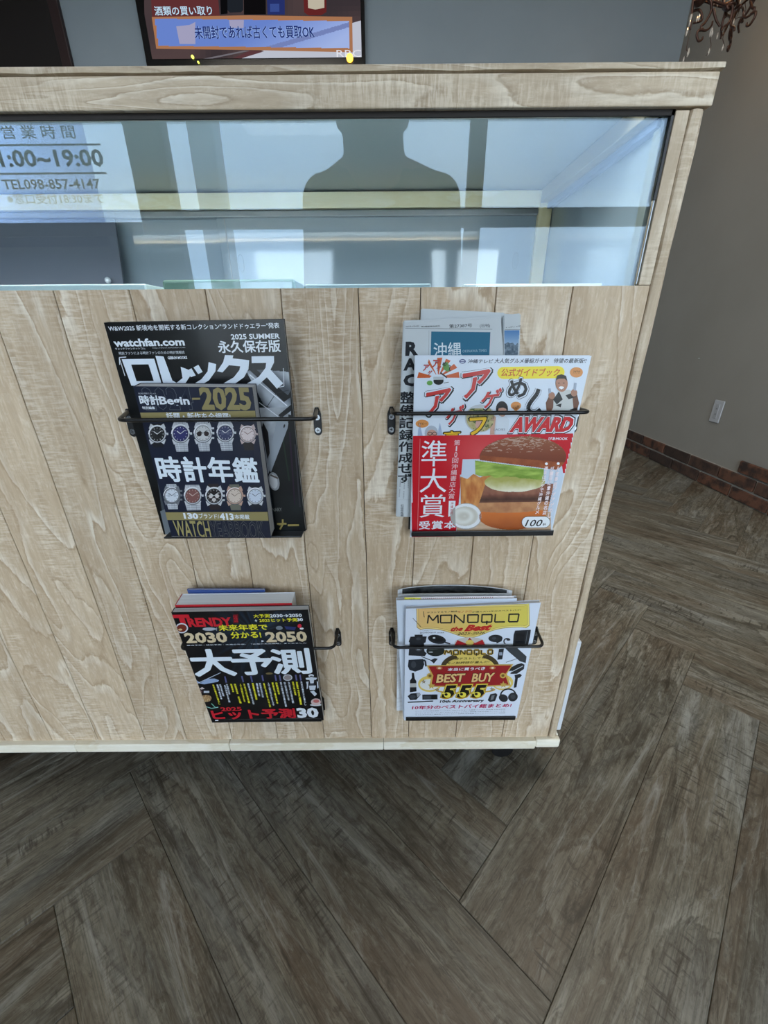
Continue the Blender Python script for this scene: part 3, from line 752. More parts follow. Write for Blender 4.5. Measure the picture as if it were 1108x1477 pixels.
a.line([(88, 262), (86, 228), (120, 226)], 4, WH, 8); a.line([(86, 228), (112, 315)], 3, WH, 8)
KW = (226, 236, 246)
# big title as its own strokes
a.poly([(98, 236), (256, 236), (292, 362), (142, 362)], KW, 9); a.poly([(144, 262), (228, 262), (252, 341), (168, 341)], (12, 14, 16), 10)
a.poly([(262, 222), (302, 226), (342, 340), (362, 352), (392, 330), (384, 276), (424, 292), (428, 322), (400, 362), (300, 362)], KW, 9)
a.poly([(412, 296), (436, 284), (456, 318), (432, 326)], KW, 9); a.poly([(446, 280), (470, 268), (490, 302), (468, 312)], KW, 9)
a.poly([(520, 256), (556, 266), (552, 300), (520, 342), (486, 362), (440, 362), (484, 336), (514, 300)], KW, 9)
a.poly([(600, 224), (640, 226), (636, 240), (716, 250), (712, 292), (690, 330), (640, 364), (582, 362), (640, 330), (668, 296), (672, 278), (618, 272), (586, 306), (560, 300), (590, 258)], KW, 9)
a.poly([(728, 232), (836, 232), (836, 262), (818, 296), (878, 362), (848, 388), (800, 332), (756, 370), (700, 362), (760, 330), (794, 288), (798, 264), (728, 264)], KW, 9)
# photographed clasp and bracelet
def metal(x, y):
    t = np.clip(.5 + .5 * np.sin((x * .9 - y * 1.1) * .03) * .8 + .2 * (fbm(x, y, .03, 2) - .5), 0, 1); return lerpc((58, 64, 72), (196, 204, 212), t)
a.raster(700, 290, 915, 540, 40, 40, metal, 4, lambda x, y: ((y > 300 + (x - 720) * -.1) & (y < 455 + (x - 760) * .4) & (x < 912) & (y > (x - 720) * .1 + 290) & (x > 700 + (y - 300) * .5)))
a.poly([(720, 300), (738, 286), (900, 420), (912, 400), (912, 430), (880, 452)], (20, 22, 26), 6); a.line([(716, 318), (895, 470)], 5, (230, 234, 240), 7)
a.line([(800, 470), (842, 410), (905, 395)], 3, (40, 44, 50), 6); a.line([(760, 452), (850, 520)], 4, (225, 230, 236), 7); a.poly([(852, 514), (912, 466), (914, 494), (864, 530)], (28, 30, 34), 6)
a.line([(880, 290), (882, 376), (846, 382)], 3, (215, 220, 226), 10)
a.frame(150, 600, 3.358)
def met2(x, y):
    t = np.clip(.75 - (x - 780) * .002 - (y) * .001 + .25 * (fbm(x, y, .03, 5) - .5), 0, 1); return lerpc((70, 76, 84), (212, 218, 224), t)
a.raster(756, -60, 900, 260, 30, 50, met2, 5, lambda x, y: ((y < 12 - (x - 900) * .0) & (x < 900) & (y > -75 + (x - 756) * .4)) | ((y < 260 - (x - 800) * 2.6) & (x < 905)))
a.poly([(842, 8), (888, -2), (900, 16), (896, 40), (812, 255), (796, 220)], (150, 158, 166), 7); a.ell(880, 30, 4, 9, (15, 16, 18), 8, 15)
a.poly([(778, 10), (802, 60), (808, 160), (796, 190), (770, 40)], (36, 34, 34), 6)
a.ell(826, 300, 26, 46, (150, 154, 158), 6, -12); a.ell(824, 300, 19, 36, (196, 198, 200), 7, -12); a.line([(810, 268), (846, 285)], 8, (90, 80, 72), 8)
a.t('CENTENARY', 760, 450, 862, 432, (150, 152, 150), .0, 0, 4); a.rect(846, 508, 858, 520, (150, 130, 70), 5)
a.line([(838, 512), (884, 512)], 9, (165, 148, 88), 6); a.line([(866, 490), (866, 515), (852, 540)], 8, (165, 148, 88), 6); a.line([(890, 520), (944, 520)], 9, (165, 148, 88), 6)
for (x0, y0, x1, y1, c) in ((905, 60, 925, 420, (40, 18, 44)), (872, 90, 900, 300, (22, 44, 30)), (930, 120, 950, 430, (52, 50, 58))): a.line([(x0, y0), (x1, y1)], 7, c, 3)
a.poly([(262, 300), (300, 330), (322, 440), (345, 560), (300, 566)], (70, 78, 84), 4); a.poly([(272, 440), (296, 430), (330, 566), (300, 568)], (112, 120, 126), 5)
a.build('cover_print', M['print'], rt)

# ---- navy yearbook
rt, a = book('watch_yearbook', 'thick navy watch yearbook with rows of wristwatches in front of the black magazine', [(194.8, 551.5), (367, 555.5), (390.6, 773.5), (247, 768.5)], .487, .512, .0170, (26, 32, 52), M['page'], 'upper left rack', thb=.0240)
NV = (27, 34, 54); GO = (150, 138, 92)
a.frame(200, 540, 7.914)
a.rect(-60, 98, 1340, 1900, NV, 1)
for tx, x0, x1 in (('2', 65, 190), ('0', 200, 325), ('2', 335, 465), ('4', 480, 625)):
    a.t(tx, x0 + 8, 362, x1 + 8, 105, (96, 102, 108), .02, 0, 2); a.t(tx, x0 + 14, 356, x1 + 2, 111, NV, .012, 0, 3)
a.t('時計', 32, 300, 262, 195, WH, .06, 0, 6); a.t('Begin', 258, 325, 598, 215, WH, .03, 0, 6); a.t('BIGINの時計スペシャル', 22, 180, 222, 165, (205, 210, 215), .01, 0, 6); a.t('特別編集', 62, 348, 205, 320, WH, .04, 0, 6)
a.rect(628, 230, 720, 252, GO, 4)
a.t('2025', 722, 370, 1300, 112, GO, .04, 0, 4)
a.frame(150, 440, 3.358)
a.poly([(183, 500), (752, 500), (757, 545), (192, 545)], GO, 4)
a.t('話題・新作を全網羅!', 310, 538, 620, 508, WH, .04, 0, 6)
a.frame(150, 600, 3.358)
watch(a, 264, 66, 44, (38, 40, 42), strap=(30, 32, 36), top=14, bot=30, sub=[(-.1, -.25, .25, (52, 54, 56)), (.25, .2, .25, (30, 32, 34))])
watch(a, 376, 66, 46, (50, 52, 104), top=24, bot=50, lw=.62)
watch(a, 484, 66, 46, (205, 206, 206), top=24, bot=50, chrono=1, sub=[(-.38, .05, .26, (45, 36, 36)), (.38, .05, .26, (45, 36, 36))], hands=(60, 60, 60))
watch(a, 593, 66, 44, (62, 68, 100), top=24, bot=50, lw=.62, sub=[(-.3, 0, .2, (90, 96, 120)), (.3, 0, .2, (90, 96, 120))])
watch(a, 702, 74, 42, (222, 208, 206), strap=(46, 42, 42), top=10, bot=44, case=(196, 176, 172), hands=(120, 70, 66))
a.t('時計年鑑', 262, 296, 750, 186, (232, 242, 250), .055, 0, 8)
watch(a, 330, 365, 42, (216, 222, 230), top=22, bot=34, case=(120, 124, 130), chrono=1, hands=(60, 70, 90), sub=[(-.35, 0, .18, (190, 198, 208)), (.35, 0, .18, (190, 198, 208))])
watch(a, 430, 368, 44, (132, 88, 84), top=18, bot=36, lw=.75, hands=(220, 200, 190))
watch(a, 533, 370, 44, (40, 34, 34), strap=(52, 44, 46), top=24, bot=34, chrono=1, sub=[(-.35, .02, .22, (214, 208, 204)), (.35, .02, .22, (214, 208, 204)), (0, .42, .22, (214, 208, 204))])
watch(a, 634, 372, 43, (216, 200, 186), strap=(112, 112, 100), top=22, bot=36, case=(196, 160, 142), hands=(120, 100, 90))
watch(a, 734, 374, 42, (206, 216, 230), strap=(34, 38, 46), top=20, bot=34, hands=(70, 80, 100))
a.poly([(296, 446), (796, 452), (803, 496), (303, 484)], GO, 9)
a.t('130', 386, 480, 456, 452, WH, .05, 0, 11); a.t('ブランド/', 460, 478, 556, 456, WH, .03, 0, 11); a.t('413', 560, 487, 628, 456, WH, .05, 0, 11); a.t('本掲載', 632, 484, 704, 464, WH, .03, 0, 11)
a.t('WATCH', 342, 572, 512, 492, (172, 160, 104), .012, 0, 10)
a.t('YEARBOOK', 514, 580, 776, 498, (112, 112, 108), .022, 0, 10); a.t('YEARBOOK', 516, 578, 774, 500, NV, .0, 0, 11)
a.line([(325, 566), (808, 588)], 4, (205, 208, 212), 9)
a.build('cover_print', M['print'], rt)

# ---- newspaper
def sheetthing(name, label, cat, group, base): return thing(name, label, cat, base, group)
nw = thing('newspaper', 'folded Japanese newspaper with a blue masthead standing behind the burger guide', 'newspaper', tuple(ony(590, 745, .538)), 'upper right rack')
def sheet(q, Yt, Yb, th, nm, artfn, bulge=0):
    cs = [ony(*q[0], Yt), ony(*q[1], Yt), ony(*q[2], Yb), ony(*q[3], Yb)]
    n = (cs[1] - cs[3]).cross(cs[0] - cs[2]).normalized(); n = n if n.y > 0 else -n
    b = bmesh.new(); A = [b.verts.new(c) for c in cs]; B = [b.verts.new(c + n * th) for c in cs]; b.faces.new(A); b.faces.new(B[::-1])
    for i in range(4): b.faces.new((A[i], B[i], B[(i + 1) % 4], A[(i + 1) % 4]))
    bmesh.ops.bevel(b, geom=list(b.edges), offset=min(.0012, th * .4), segments=2, affect='EDGES')
    o = put(obj(nm, b, mat('newsprint_sheet', (198, 204, 206), .85)), nw)
    if artfn:
        a = Art(cs, q); artfn(a); a.build('sheet_print', M['news'], nw)
NP_ = (190, 197, 200); IK = (44, 46, 50)
def art_front(a):
    a.frame(570, 440, 5.54)
    a.line([(104, 168), (796, 174)], 2, (90, 92, 96), 2)
    a.t('2025年11月19日', 108, 163, 208, 152, IK, 0, 0, 3); a.t('第3種郵便物認可', 228, 163, 376, 152, IK, 0, 0, 3); a.t('第27387号', 450, 168, 634, 142, IK, .0, 0, 3); a.t('(日刊)', 696, 168, 778, 144, IK, 0, 0, 3)
    a.poly([(308, 186), (780, 190), (756, 425), (296, 425)], (58, 112, 138), 2)
    a.t('沖縄', 324, 336, 544, 244, (215, 226, 230), .02, 0, 4); a.t('OKINAWA TIMES', 552, 306, 746, 286, (160, 188, 200), 0, 0, 4)
    a.t('タイムス', 324, 440, 738, 362, (215, 226, 230), .03, 0, 4)
    a.line([(290, 180), (282, 420)], 1.5, (120, 122, 126), 2)
    a.t('R', 106, 326, 208, 240, IK, .05, 0, 3); a.t('A', 90, 416, 192, 338, IK, .05, 0, 3); a.t('C', 88, 520, 200, 436, IK, .05, 0, 3)
    a.vt('整備記', (122, 548), (108, 828), 120, IK, .05, 3, .92)
    a.vt('録作成せず', (106, 830), (84, 1320), 108, IK, .05, 3, .92)
    a.frame(560, 600, 9.22)
    a.line([(150, 636), (330, 636)], 1.5, (120, 122, 126), 2)
    for (x0, y0, x1, y1) in ((178, 660, 150, 1000), (228, 690, 208, 1000), (278, 660, 270, 840)):
        n = int((y1 - y0) / 26)
        for i in range(n):
            if i % 7 == 5: continue
            xx = x0 + (x1 - x0) * i / n; yy = y0 + (y1 - y0) * i / n; a.rect(xx - 9, yy, xx + 9, yy + 3, (120, 124, 128), 2); a.rect(xx - 2, yy, xx + 2, yy + 18, (120, 124, 128), 2); a.rect(xx - 9, yy + 12, xx + 9, yy + 15, (120, 124, 128), 2)
    a.line([(135, 1012), (330, 1012)], 1.5, (150, 152, 156), 2)
    a.vt('石垣市長選', (188, 1100), (180, 1335), 40, (70, 72, 76), .01, 3)
sheet([(586, 463), (727, 459), (742, 752), (571, 746)], .520, .536, .0030, 'front_fold', art_front)
sheet([(612, 446), (733, 454), (733, 700), (600, 700)], .528, .540, .0022, 'inner_fold', None)
def art_side(a):
    a.frame(570, 440, 5.54)
    a.t('7 (水) 6版', 905, 194, 1035, 170, IK, 0, 0, 3); a.line([(900, 202), (1020, 204)], 2, IK, 2)
    def sky(x, y):
        t = np.clip((y - 208) / 130, 0, 1); c = lerpc((88, 130, 178), (170, 190, 208), t); g = fbm(x, y, .07, 3)
        c2 = lerpc((56, 70, 84), (150, 165, 175), g); m_ = (y > 290 + 30 * vn(x, y * 0, .05))[..., None]; return np.where(m_, c2, c)
    a.raster(896, 208, 1016, 440, 20, 40, sky, 2, lambda x, y: x < 1018 - (y - 208) * .1)
sheet([(730.5, 458), (756, 455), (745, 700), (722, 700)], .524, .538, .0030, 'right_fold', art_side)
sheet([(727, 455), (753, 457), (744, 700), (722, 700)], .530, .541, .0020, 'back_fold', None)

# ---- burger guide
rt, a = book('burger_guide', 'white and red gourmet guide magazine with a large hamburger on its cover', [(602, 514), (857, 518), (794.5, 775), (591, 775.5)], .510, .531, .0050, (222, 230, 240), M['pagew'], 'upper right rack')
a.frame(590, 500, 7.387)
BW = (222, 232, 243)
a.rect(60, 95, 2400, 1010, BW, 1)
for k, (x0, y0, x1, y1) in enumerate(((128, 278, 110, 340), (240, 140, 228, 180), (330, 128, 386, 126), (425, 140, 475, 160), (510, 195, 545, 238), (560, 282, 568, 345))):
    a.poly([(335, 340), (x0, y0), (x1, y1)], (206, 98, 52), 2)
a.ell(335, 355, 92, 50, BW, 3); a.ell(340, 375, 55, 42, (34, 36, 38), 4); a.rect(285, 330, 398, 362, (190, 196, 200), 5); a.ell(245, 395, 32, 25, (110, 170, 84), 4); a.line([(395, 398), (450, 390)], 6, (60, 60, 60), 4)
a.line([(360, 285), (432, 342)], 16, (64, 48, 40), 5)
a.poly([(390, 190), (440, 170), (470, 260), (440, 280), (395, 250)], (96, 150, 70), 4)
for tx, cx, cy, s_ in (('ア', 210, 232, 34), ('ア', 318, 188, 40), ('ゲ', 250, 285, 24), ('ゲ', 345, 240, 24)):
    a.t(tx, cx - s_, cy + s_, cx + s_, cy - s_, (60, 30, 30), .08, .2, 6); a.t(tx, cx - s_ + 2, cy + s_ - 2, cx + s_ - 2, cy - s_ + 2, (214, 70, 60), .03, .2, 7)
a.t('め', 385, 215, 430, 172, (25, 25, 25), .06, 0, 7); a.line([(452, 205), (470, 215), (455, 262), (474, 266)], 7, (25, 25, 25), 7)
a.ring(602, 170, 34, 24, 8, (34, 48, 120), 3); a.rect(570, 166, 634, 174, (34, 48, 120), 3)
a.t('沖縄テレビ', 660, 192, 930, 152, (30, 36, 60), .03, .1, 3); a.t('大人気グルメ番組ガイド', 944, 196, 1518, 152, (30, 36, 60), .03, .1, 3); a.t('待望の最新版!!', 1572, 204, 1916, 158, (24, 26, 36), .03, .1, 3)
def big(tx, quad, ed=26, col=(202, 60, 56)):
    cx = sum(p[0] for p in quad) / 4; cy = sum(p[1] for p in quad) / 4
    def grow(d): return [(p[0] + math.copysign(d, p[0] - cx), p[1] + math.copysign(d, p[1] - cy)) for p in quad]
    a.tq(tx, [(x + 6, y + 8) for x, y in grow(ed)], (22, 24, 28), .125, 0, 5); a.tq(tx, grow(ed * .55), BW, .085, 0, 6); a.tq(tx, grow(0), col, .05, 0, 7)
big('ア', [(600, 300), (905, 250), (860, 560), (590, 570)]); big('ア', [(205, 500), (480, 445), (440, 725), (190, 740)])
big('ゲ', [(800, 500), (1030, 455), (950, 680), (785, 675)], 18); big('ゲ', [(425, 670), (625, 625), (545, 850), (405, 845)], 18)
a.frame(550, 430, 3.4625)
yl = [(600 + 0, 384)] ; 
import itertools
def pill(x0, y0, x1, y1, col, lay):
    r = (y1 - y0) / 2; pts = [(x0 + r - r * math.sin(t), (y0 + y1) / 2 + r * math.cos(t)) for t in [PI * i / 8 for i in range(9)]] + [(x1 - r + r * math.sin(t), (y0 + y1) / 2 - r * math.cos(t)) for t in [PI * i / 8 for i in range(9)]]
    a.poly(pts, col, lay)
pill(594, 353, 928, 414, (246, 226, 46), 3)
a.t('公式ガイドブック', 614, 400, 904, 364, (206, 76, 28), .03, .1, 4)
for off, colr, bd, ly in ((9, (70, 66, 70), .11, 4), (6, BW, .085, 5), (0, (24, 24, 26), .05, 6)):
    a.tq('め', [(646 - off, 416 - off), (745 + off, 408 - off), (742 + off, 508 + off), (642 - off, 510 + off)], colr, bd, 0, ly)
for off, colr, ly in ((14, (70, 66, 70), 4), (11, BW, 5), (0, (24, 24, 26), 6)):
    a.line(spline([(798, 468, 0), (790, 490, 0), (758, 530, 0), (740, 560, 0), (752, 580, 0), (780, 586, 0), (806, 570, 0)], 4) and [(p.x, p.y) for p in spline([(798, 466, 0), (788, 492, 0), (758, 530, 0), (744, 560, 0), (756, 580, 0), (782, 584, 0), (806, 568, 0)], 4)], 20 + off, colr, ly)
# smiling man with both thumbs up in a black and white shirt
def person_print():
    a.poly([(858, 592), (866, 520), (900, 476), (950, 472), (986, 500), (990, 592)], (206, 208, 204), 5)
    for p in ([(868, 520), (898, 480), (916, 520), (886, 545)], [(930, 500), (968, 486), (984, 508), (945, 520)], [(880, 548), (910, 540), (905, 560)], [(950, 572), (986, 560), (988, 590), (962, 592)]): a.poly(p, (44, 46, 46), 6)
    a.poly([(836, 580), (832, 536), (850, 500), (872, 500), (868, 560), (852, 590)], (120, 82, 64), 6); a.poly([(964, 510), (986, 492), (996, 540), (984, 580), (968, 570)], (120, 82, 64), 6)
    a.ell(862, 500, 16, 18, (176, 128, 104), 7); a.ell(972, 488, 16, 18, (176, 128, 104), 7); a.line([(854, 488), (852, 464)], 10, (170, 180, 196), 8); a.line([(976, 476), (980, 438)], 11, (170, 180, 196), 8)
    a.ell(912, 440, 30, 42, (186, 134, 108), 8); a.poly([(884, 424), (890, 400), (912, 394), (934, 402), (940, 428), (926, 416), (898, 416)], (36, 30, 28), 9)
    a.ell(898, 438, 5, 2, (40, 30, 28), 9); a.ell(922, 438, 5, 2, (40, 30, 28), 9); a.ell(910, 462, 14, 8, (250, 250, 250), 9); a.line([(895, 460), (910, 472), (926, 460)], 2, (120, 60, 50), 10)
person_print()
a.ell(986, 386, 32, 26, (222, 150, 84), 4); a.t('アゲアゲ!', 970, 392, 1004, 376, (60, 40, 30), .01, 0, 5)
a.ell(684, 548, 26, 20, (222, 150, 84), 4); a.poly([(662, 556), (708, 556), (684, 578)], (222, 150, 84), 4); a.t('いい味!', 668, 558, 702, 544, (60, 40, 30), .01, 0, 5)
a.ell(614, 562, 30, 38, (38, 34, 36), 5); a.ell(616, 574, 21, 28, (204, 158, 138), 6); a.poly([(596, 560), (604, 544), (640, 550), (640, 566), (620, 556)], (38, 34, 36), 7); a.line([(606, 590), (624, 590)], 3, (150, 80, 76), 7); a.poly([(576, 660), (580, 620), (602, 600), (634, 600), (650, 618), (640, 690), (574, 690)], (214, 222, 230), 4)
a.poly([(552, 690), (556, 620), (572, 596), (584, 604), (580, 690)], (206, 166, 146), 4)
a.frame(550, 600, 3.4625)
a.t('LADIES', 572, 82, 628, 72, (110, 116, 130), 0, 0, 6)
# bowl of noodles
def nood(x, y):
    g = fbm(x, y, .06, 6); c = lerpc((150, 140, 84), (214, 206, 160), g); h = fbm(x, y, .1, 9)
    return np.where((h > .62)[..., None], np.array((86, 104, 60.)), c)
a.ell(505, 20, 78, 70, (196, 200, 204), 3); a.raster(420, -30, 590, 100, 50, 40, nood, 4, lambda x, y: ((x - 505) / 70) ** 2 + ((y - 20) / 66) ** 2 < 1)
a.ell(500, 50, 20, 26, (206, 160, 148), 5)
for tx, q in (('フ', [(452, 16), (540, 12), (516, 104), (446, 104)]), ('亭', [(322, 82), (404, 78), (400, 150), (316, 150)])):
    a.tq(tx, [(q[0][0] - 6, q[0][1] - 5), (q[1][0] + 6, q[1][1] - 5), (q[2][0] + 6, q[2][1] + 6), (q[3][0] - 6, q[3][1] + 6)], (20, 20, 20), .12, 0, 6); a.tq(tx, q, (238, 192, 44), .05, 0, 7)
a.ell(258, 90, 34, 38, (180, 188, 198), 4); a.ell(260, 98, 26, 26, (206, 160, 140), 5); a.ring(250, 92, 12, 9, 3, (40, 40, 46), 6); a.ring(274, 92, 12, 9, 3, (40, 40, 46), 6)
for x in (200, 302): a.poly([(x - 12, 104), (x - 8, 70), (x, 38), (x + 6, 70), (x + 14, 104)], (170, 186, 210), 4)
a.ell(212, 42, 33, 20, (222, 150, 84), 4); a.t('アゲだー!', 190, 48, 234, 36, (60, 40, 30), .01, 0, 5)
for off, colr, bd, ly in ((10, (20, 22, 26), .11, 6), (5, (236, 240, 246), .08, 7), (0, (206, 44, 48), .055, 8)):
    a.t('AWARD', 652 - off, 92 + off, 964 + off, 18 - off, colr, bd, .25, ly)
# red field
def red(x, y):
    g = np.clip(1 - np.hypot((x - 520) / 260, (y - 190) / 160), 0, 1); return lerpc((202, 26, 40), (226, 96, 92), g * .8)
a.raster(140, 102, 1000, 606, 70, 50, red, 9, lambda x, y: (x > 162 - (y - 102) * .02) & (x < 965 - (y - 102) * .235) & ((y < 300) | (x < 400)))
a.poly([(413, 222), (900, 222), (912, 312), (838, 606), (372, 606)], (206, 218, 232), 10)
def wood_(x, y): return lerpc((186, 150, 118), (222, 196, 168), fbm(x, y * 4, .02, 8))
a.raster(372, 470, 845, 604, 40, 14, wood_, 11, lambda x, y: (x > 380) & (y > 500 + (x - 380) * -.02) & (x < 870 - (y - 480) * .25))
def fries(x, y):
    t = fbm(x * 1.4, y * .6, .04, 2); c = lerpc((176, 92, 44), (236, 176, 104), t); return c
a.raster(400, 285, 560, 470, 40, 40, fries, 12, lambda x, y: (y > 290 + 30 * vn(x, x * 0, .03)) & (x < 560))
def sauce(x, y):
    r = np.hypot((x - 420) / 76, (y - 505) / 56); c = lerpc((232, 232, 224), (186, 178, 160), np.clip(.5 + .5 * np.sin(r * 9 + x * .03), 0, 1) * .5); return np.where((r > .86)[..., None], np.array((238, 240, 242.)), c)
a.ell(426, 506, 80, 66, (176, 172, 166), 13); a.raster(372, 440, 502, 572, 40, 36, sauce, 14, lambda x, y: np.hypot((x - 424) / 78, (y - 505) / 62) < 1)
def patty(x, y):
    t = fbm(x, y, .03, 7); c = lerpc((116, 66, 52), (176, 122, 96), t)
    d = np.clip(1 - abs(y - 425) / 28, 0, 1); c = c * (1 - d[..., None] * .45)
    g = (y > 440)[..., None]; c3 = lerpc((168, 108, 72), (214, 160, 112), fbm(x, y, .035, 3)); return np.where(g, c3, c)
a.raster(470, 350, 860, 520, 70, 40, patty, 13, lambda x, y: (x > 520 - (y - 360) * .35) & (x < 862 - (y - 360) * .25) & (((x - 490) ** 2 + (y - 500) ** 2) > -1))
def bunb(x, y):
    t = np.clip((y - 490) / 90, 0, 1); return lerpc((214, 120, 58), (150, 74, 32), t * (.6 + .6 * fbm(x, y, .02, 5)))
a.raster(490, 470, 830, 580, 60, 26, bunb, 14, lambda x, y: (y > 492 + ((x - 640) / 150.) ** 2 * -10) & (((x - 655) / 165.) ** 2 + ((y - 510) / 66.) ** 2 < 1))
def egg(x, y):
    t = np.clip((y - 330) / 50 + .6 * (fbm(x, y, .03, 2) - .5), 0, 1); return lerpc((176, 172, 92), (236, 232, 206), t)
a.raster(510, 300, 820, 400, 60, 30, egg, 15, lambda x, y: ((x - 670) / 150.) ** 2 + ((y - 338) / (48. + 6 * vn(x, x * 0, .05))) ** 2 < 1)
def lett(x, y): return lerpc((104, 138, 44), (188, 212, 104), np.clip(fbm(x * .6, y * 2, .03, 1) * 1.3 - .1, 0, 1))
a.raster(470, 225, 815, 330, 70, 30, lett, 16, lambda x, y: (y > 228 + (x - 470) * .14) & (y < 296 + (x - 470) * .08 + 14 * vn(x, x * 0, .04)) & (x > 474))
def bun(x, y):
    t = np.clip((y - 120) / 150, 0, 1); sp = fbm(x * .7 + y * .5, y * 2.6 + ((x - 700) / 14.) ** 2 * .12, .085, 11); c = lerpc((150, 92, 62), (112, 46, 26), t)
    hi = (sp > .70 - .20 * np.clip(1 - np.hypot((x - 700) / 220, (y - 140) / 50), 0, 1)) & (y < 190); c = np.where(hi[..., None], c * .35 + np.array((206, 186, 172.)) * .65, c); rim = (y > 205 + (x - 520) * .1)[..., None]
    return np.where(rim, lerpc((128, 60, 30), (176, 98, 56), fbm(x, y, .03, 2)), c)
a.raster(490, 110, 930, 285, 100, 50, bun, 17, lambda x, y: (((x - 712) / 214.) ** 2 + ((y - 215) / 104.) ** 2 < 1) & (y < 228 + (x - 510) * .145))
a.line([(738, 130), (752, 106)], 5, (150, 120, 90), 18)
a.vt('準', (272, 122), (268, 258), 130, (236, 242, 248), .0, 12, .95); a.vt('大', (266, 262), (262, 388), 136, (236, 242, 248), .0, 12, .95); a.vt('賞', (260, 392), (256, 512), 128, (236, 242, 248), .0, 12, .95)
a.t('受', 188, 568, 244, 526, WH, .035, 0, 12); a.t('賞', 252, 568, 308, 526, WH, .035, 0, 12); a.t('本', 314, 568, 374, 528, WH, .035, 0, 12)
a.vt('第10回沖縄書店大賞', (388, 124), (352, 420), 30, (240, 220, 224), .0, 12)
a.poly([(340, 428), (374, 428), (368, 512), (353, 500), (336, 508)], (238, 242, 246), 12); a.vt('沖縄部門', (357, 432), (352, 500), 13, (180, 50, 56), .01, 13)
a.line([(200, 116), (180, 572)], 2, (226, 150, 150), 12)
a.t('ぴあMOOK', 840, 134, 936, 118, WH, .04, 0, 12)
for tx, x0, y0, x1, y1 in (('人気番組アゲアゲめし', 886, 262, 838, 520), ('が一冊に!沖縄の名店', 858, 262, 812, 505), ('週末はアゲで沖縄グルメ', 828, 262, 776, 500)):
    a.vt(tx, (x0, y0), (x1, y1), 18, (250, 236, 238), .05, 19)
for x, y in ((886, 250), (828, 250)): a.ell(x, y, 7, 7, (248, 250, 252), 19)
pill(700, 510, 842, 568, (60, 60, 60), 20); pill(702, 512, 840, 566, (240, 244, 246), 21)
a.t('100', 718, 560, 802, 526, (24, 24, 26), .01, .2, 22); a.t('軒', 804, 558, 820, 544, (24, 24, 26), .01, 0, 22)
a.build('cover_print', M['print'], rt)

# ---- lower left rack
def topbook(name, label, q, Yt, Yb, th, cover, page, group, back=None, thb=None): return book(name, label, q, Yt, Yb, th, cover, page, group, 'magazine', back, thb)
topbook('red_magazine', 'thick white-paged magazine with a red cover behind the black forecast magazine', [(250, 868), (419, 868), (443, 1034), (318, 1034)], .5055, .5350, .0250, (196, 40, 50), M['pagew'], 'lower left rack', (222, 226, 232), .0115)
topbook('blue_magazine', 'blue-covered magazine at the very back of the lower left rack', [(268, 846), (380, 848), (400, 1034), (330, 1034)], .5325, .5472, .0035, (52, 78, 140), M['pagew'], 'lower left rack', None, .0024)
rt, a = book('forecast_magazine', 'black forecast magazine with huge white kanji headline in the lower left rack', [(244.8, 878.5), (442.2, 877.7), (462.5, 1037.5), (301.4, 1038.5)], .494, .5240, .0100, (12, 13, 17), M['page'], 'lower left rack')
a.frame(230, 830, 4.104)
def bgd(x, y):
    ang = np.arctan2(y - 330, x - 560); s_ = vn(ang * 14, ang * 0, 1.0, 3) * np.clip(1.1 - np.hypot(x - 560, y - 330) / 420, 0, 1); return lerpc((10, 11, 16), (52, 84, 112), np.clip(s_ * .9 - .12, 0, 1))
a.raster(66, 200, 945, 850, 90, 70, bgd, 1, lambda x, y: (x > 66 + (y - 200) * .36) & (x < 866 + (y - 200) * .12))
YE = (240, 232, 52); RD = (204, 34, 48); GD = (222, 202, 164)
a.t('T', 78, 284, 176, 212, RD, .07, 0, 3); a.t('RENDY', 158, 286, 420, 232, RD, .045, 0, 4)
a.rect(428, 216, 458, 268, (110, 24, 34), 2); a.t('日経', 432, 262, 454, 220, RD, .02, 0, 3)
a.t('大予測', 548, 238, 644, 216, YE, .04, 0, 5); a.t('2030→2050', 645, 237, 834, 217, WH, .03, 0, 5)
a.t('+', 556, 262, 570, 248, WH, .03, 0, 5); a.t('2025ヒット予測', 582, 264, 806, 242, YE, .04, 0, 5); a.t('30', 806, 262, 840, 243, WH, .04, 0, 5)
a.t('未来年表で', 340, 312, 630, 274, YE, .05, 0, 5); a.t('分かる!', 412, 358, 592, 318, YE, .05, 0, 5)
a.t('2030', 140, 382, 390, 318, GD, .04, 0, 6); a.t('2050', 618, 384, 862, 320, GD, .04, 0, 6); a.poly([(594, 370), (610, 376), (594, 382)], WH, 6)
a.ell(122, 292, 38, 30, (214, 218, 224), 4); a.ell(122, 292, 30, 23, (120, 46, 32), 5); a.ell(114, 300, 12, 6, (210, 180, 130), 6)
a.ell(285, 300, 40, 10, (180, 186, 194), 4); a.poly([(318, 300), (332, 290), (330, 312)], (150, 156, 160), 4)
a.ell(700, 300, 20, 12, (120, 130, 140), 4); a.poly([(730, 290), (800, 296), (790, 316), (740, 308)], (42, 52, 104), 4); a.ell(820, 290, 12, 12, (206, 46, 66), 4); a.ell(832, 306, 12, 6, (228, 230, 232), 4)
a.t('政府予測・技術予測・未来の年表、「企業の未来戦略」まとめました', 150, 397, 858, 388, WH, .02, 0, 5)
a.t('大', 172, 580, 430, 416, (232, 242, 250), .06, 0, 8); a.t('予', 414, 576, 660, 420, (232, 242, 250), .06, 0, 8); a.t('測', 648, 574, 884, 420, (232, 242, 250), .055, 0, 8)
a.frame(250, 940, 9.233)
a.poly([(255, 338), (330, 372), (430, 318), (520, 318), (578, 342), (560, 362), (380, 392), (300, 376), (268, 378)], (150, 172, 206), 6); a.line([(272, 378), (600, 240)], 8, (190, 202, 222), 7)
a.poly([(300, 450), (350, 428), (384, 452), (340, 462)], (206, 190, 190), 6); a.rect(305, 476, 350, 502, (120, 90, 94), 6); a.rect(370, 480, 444, 508, (200, 206, 214), 6)
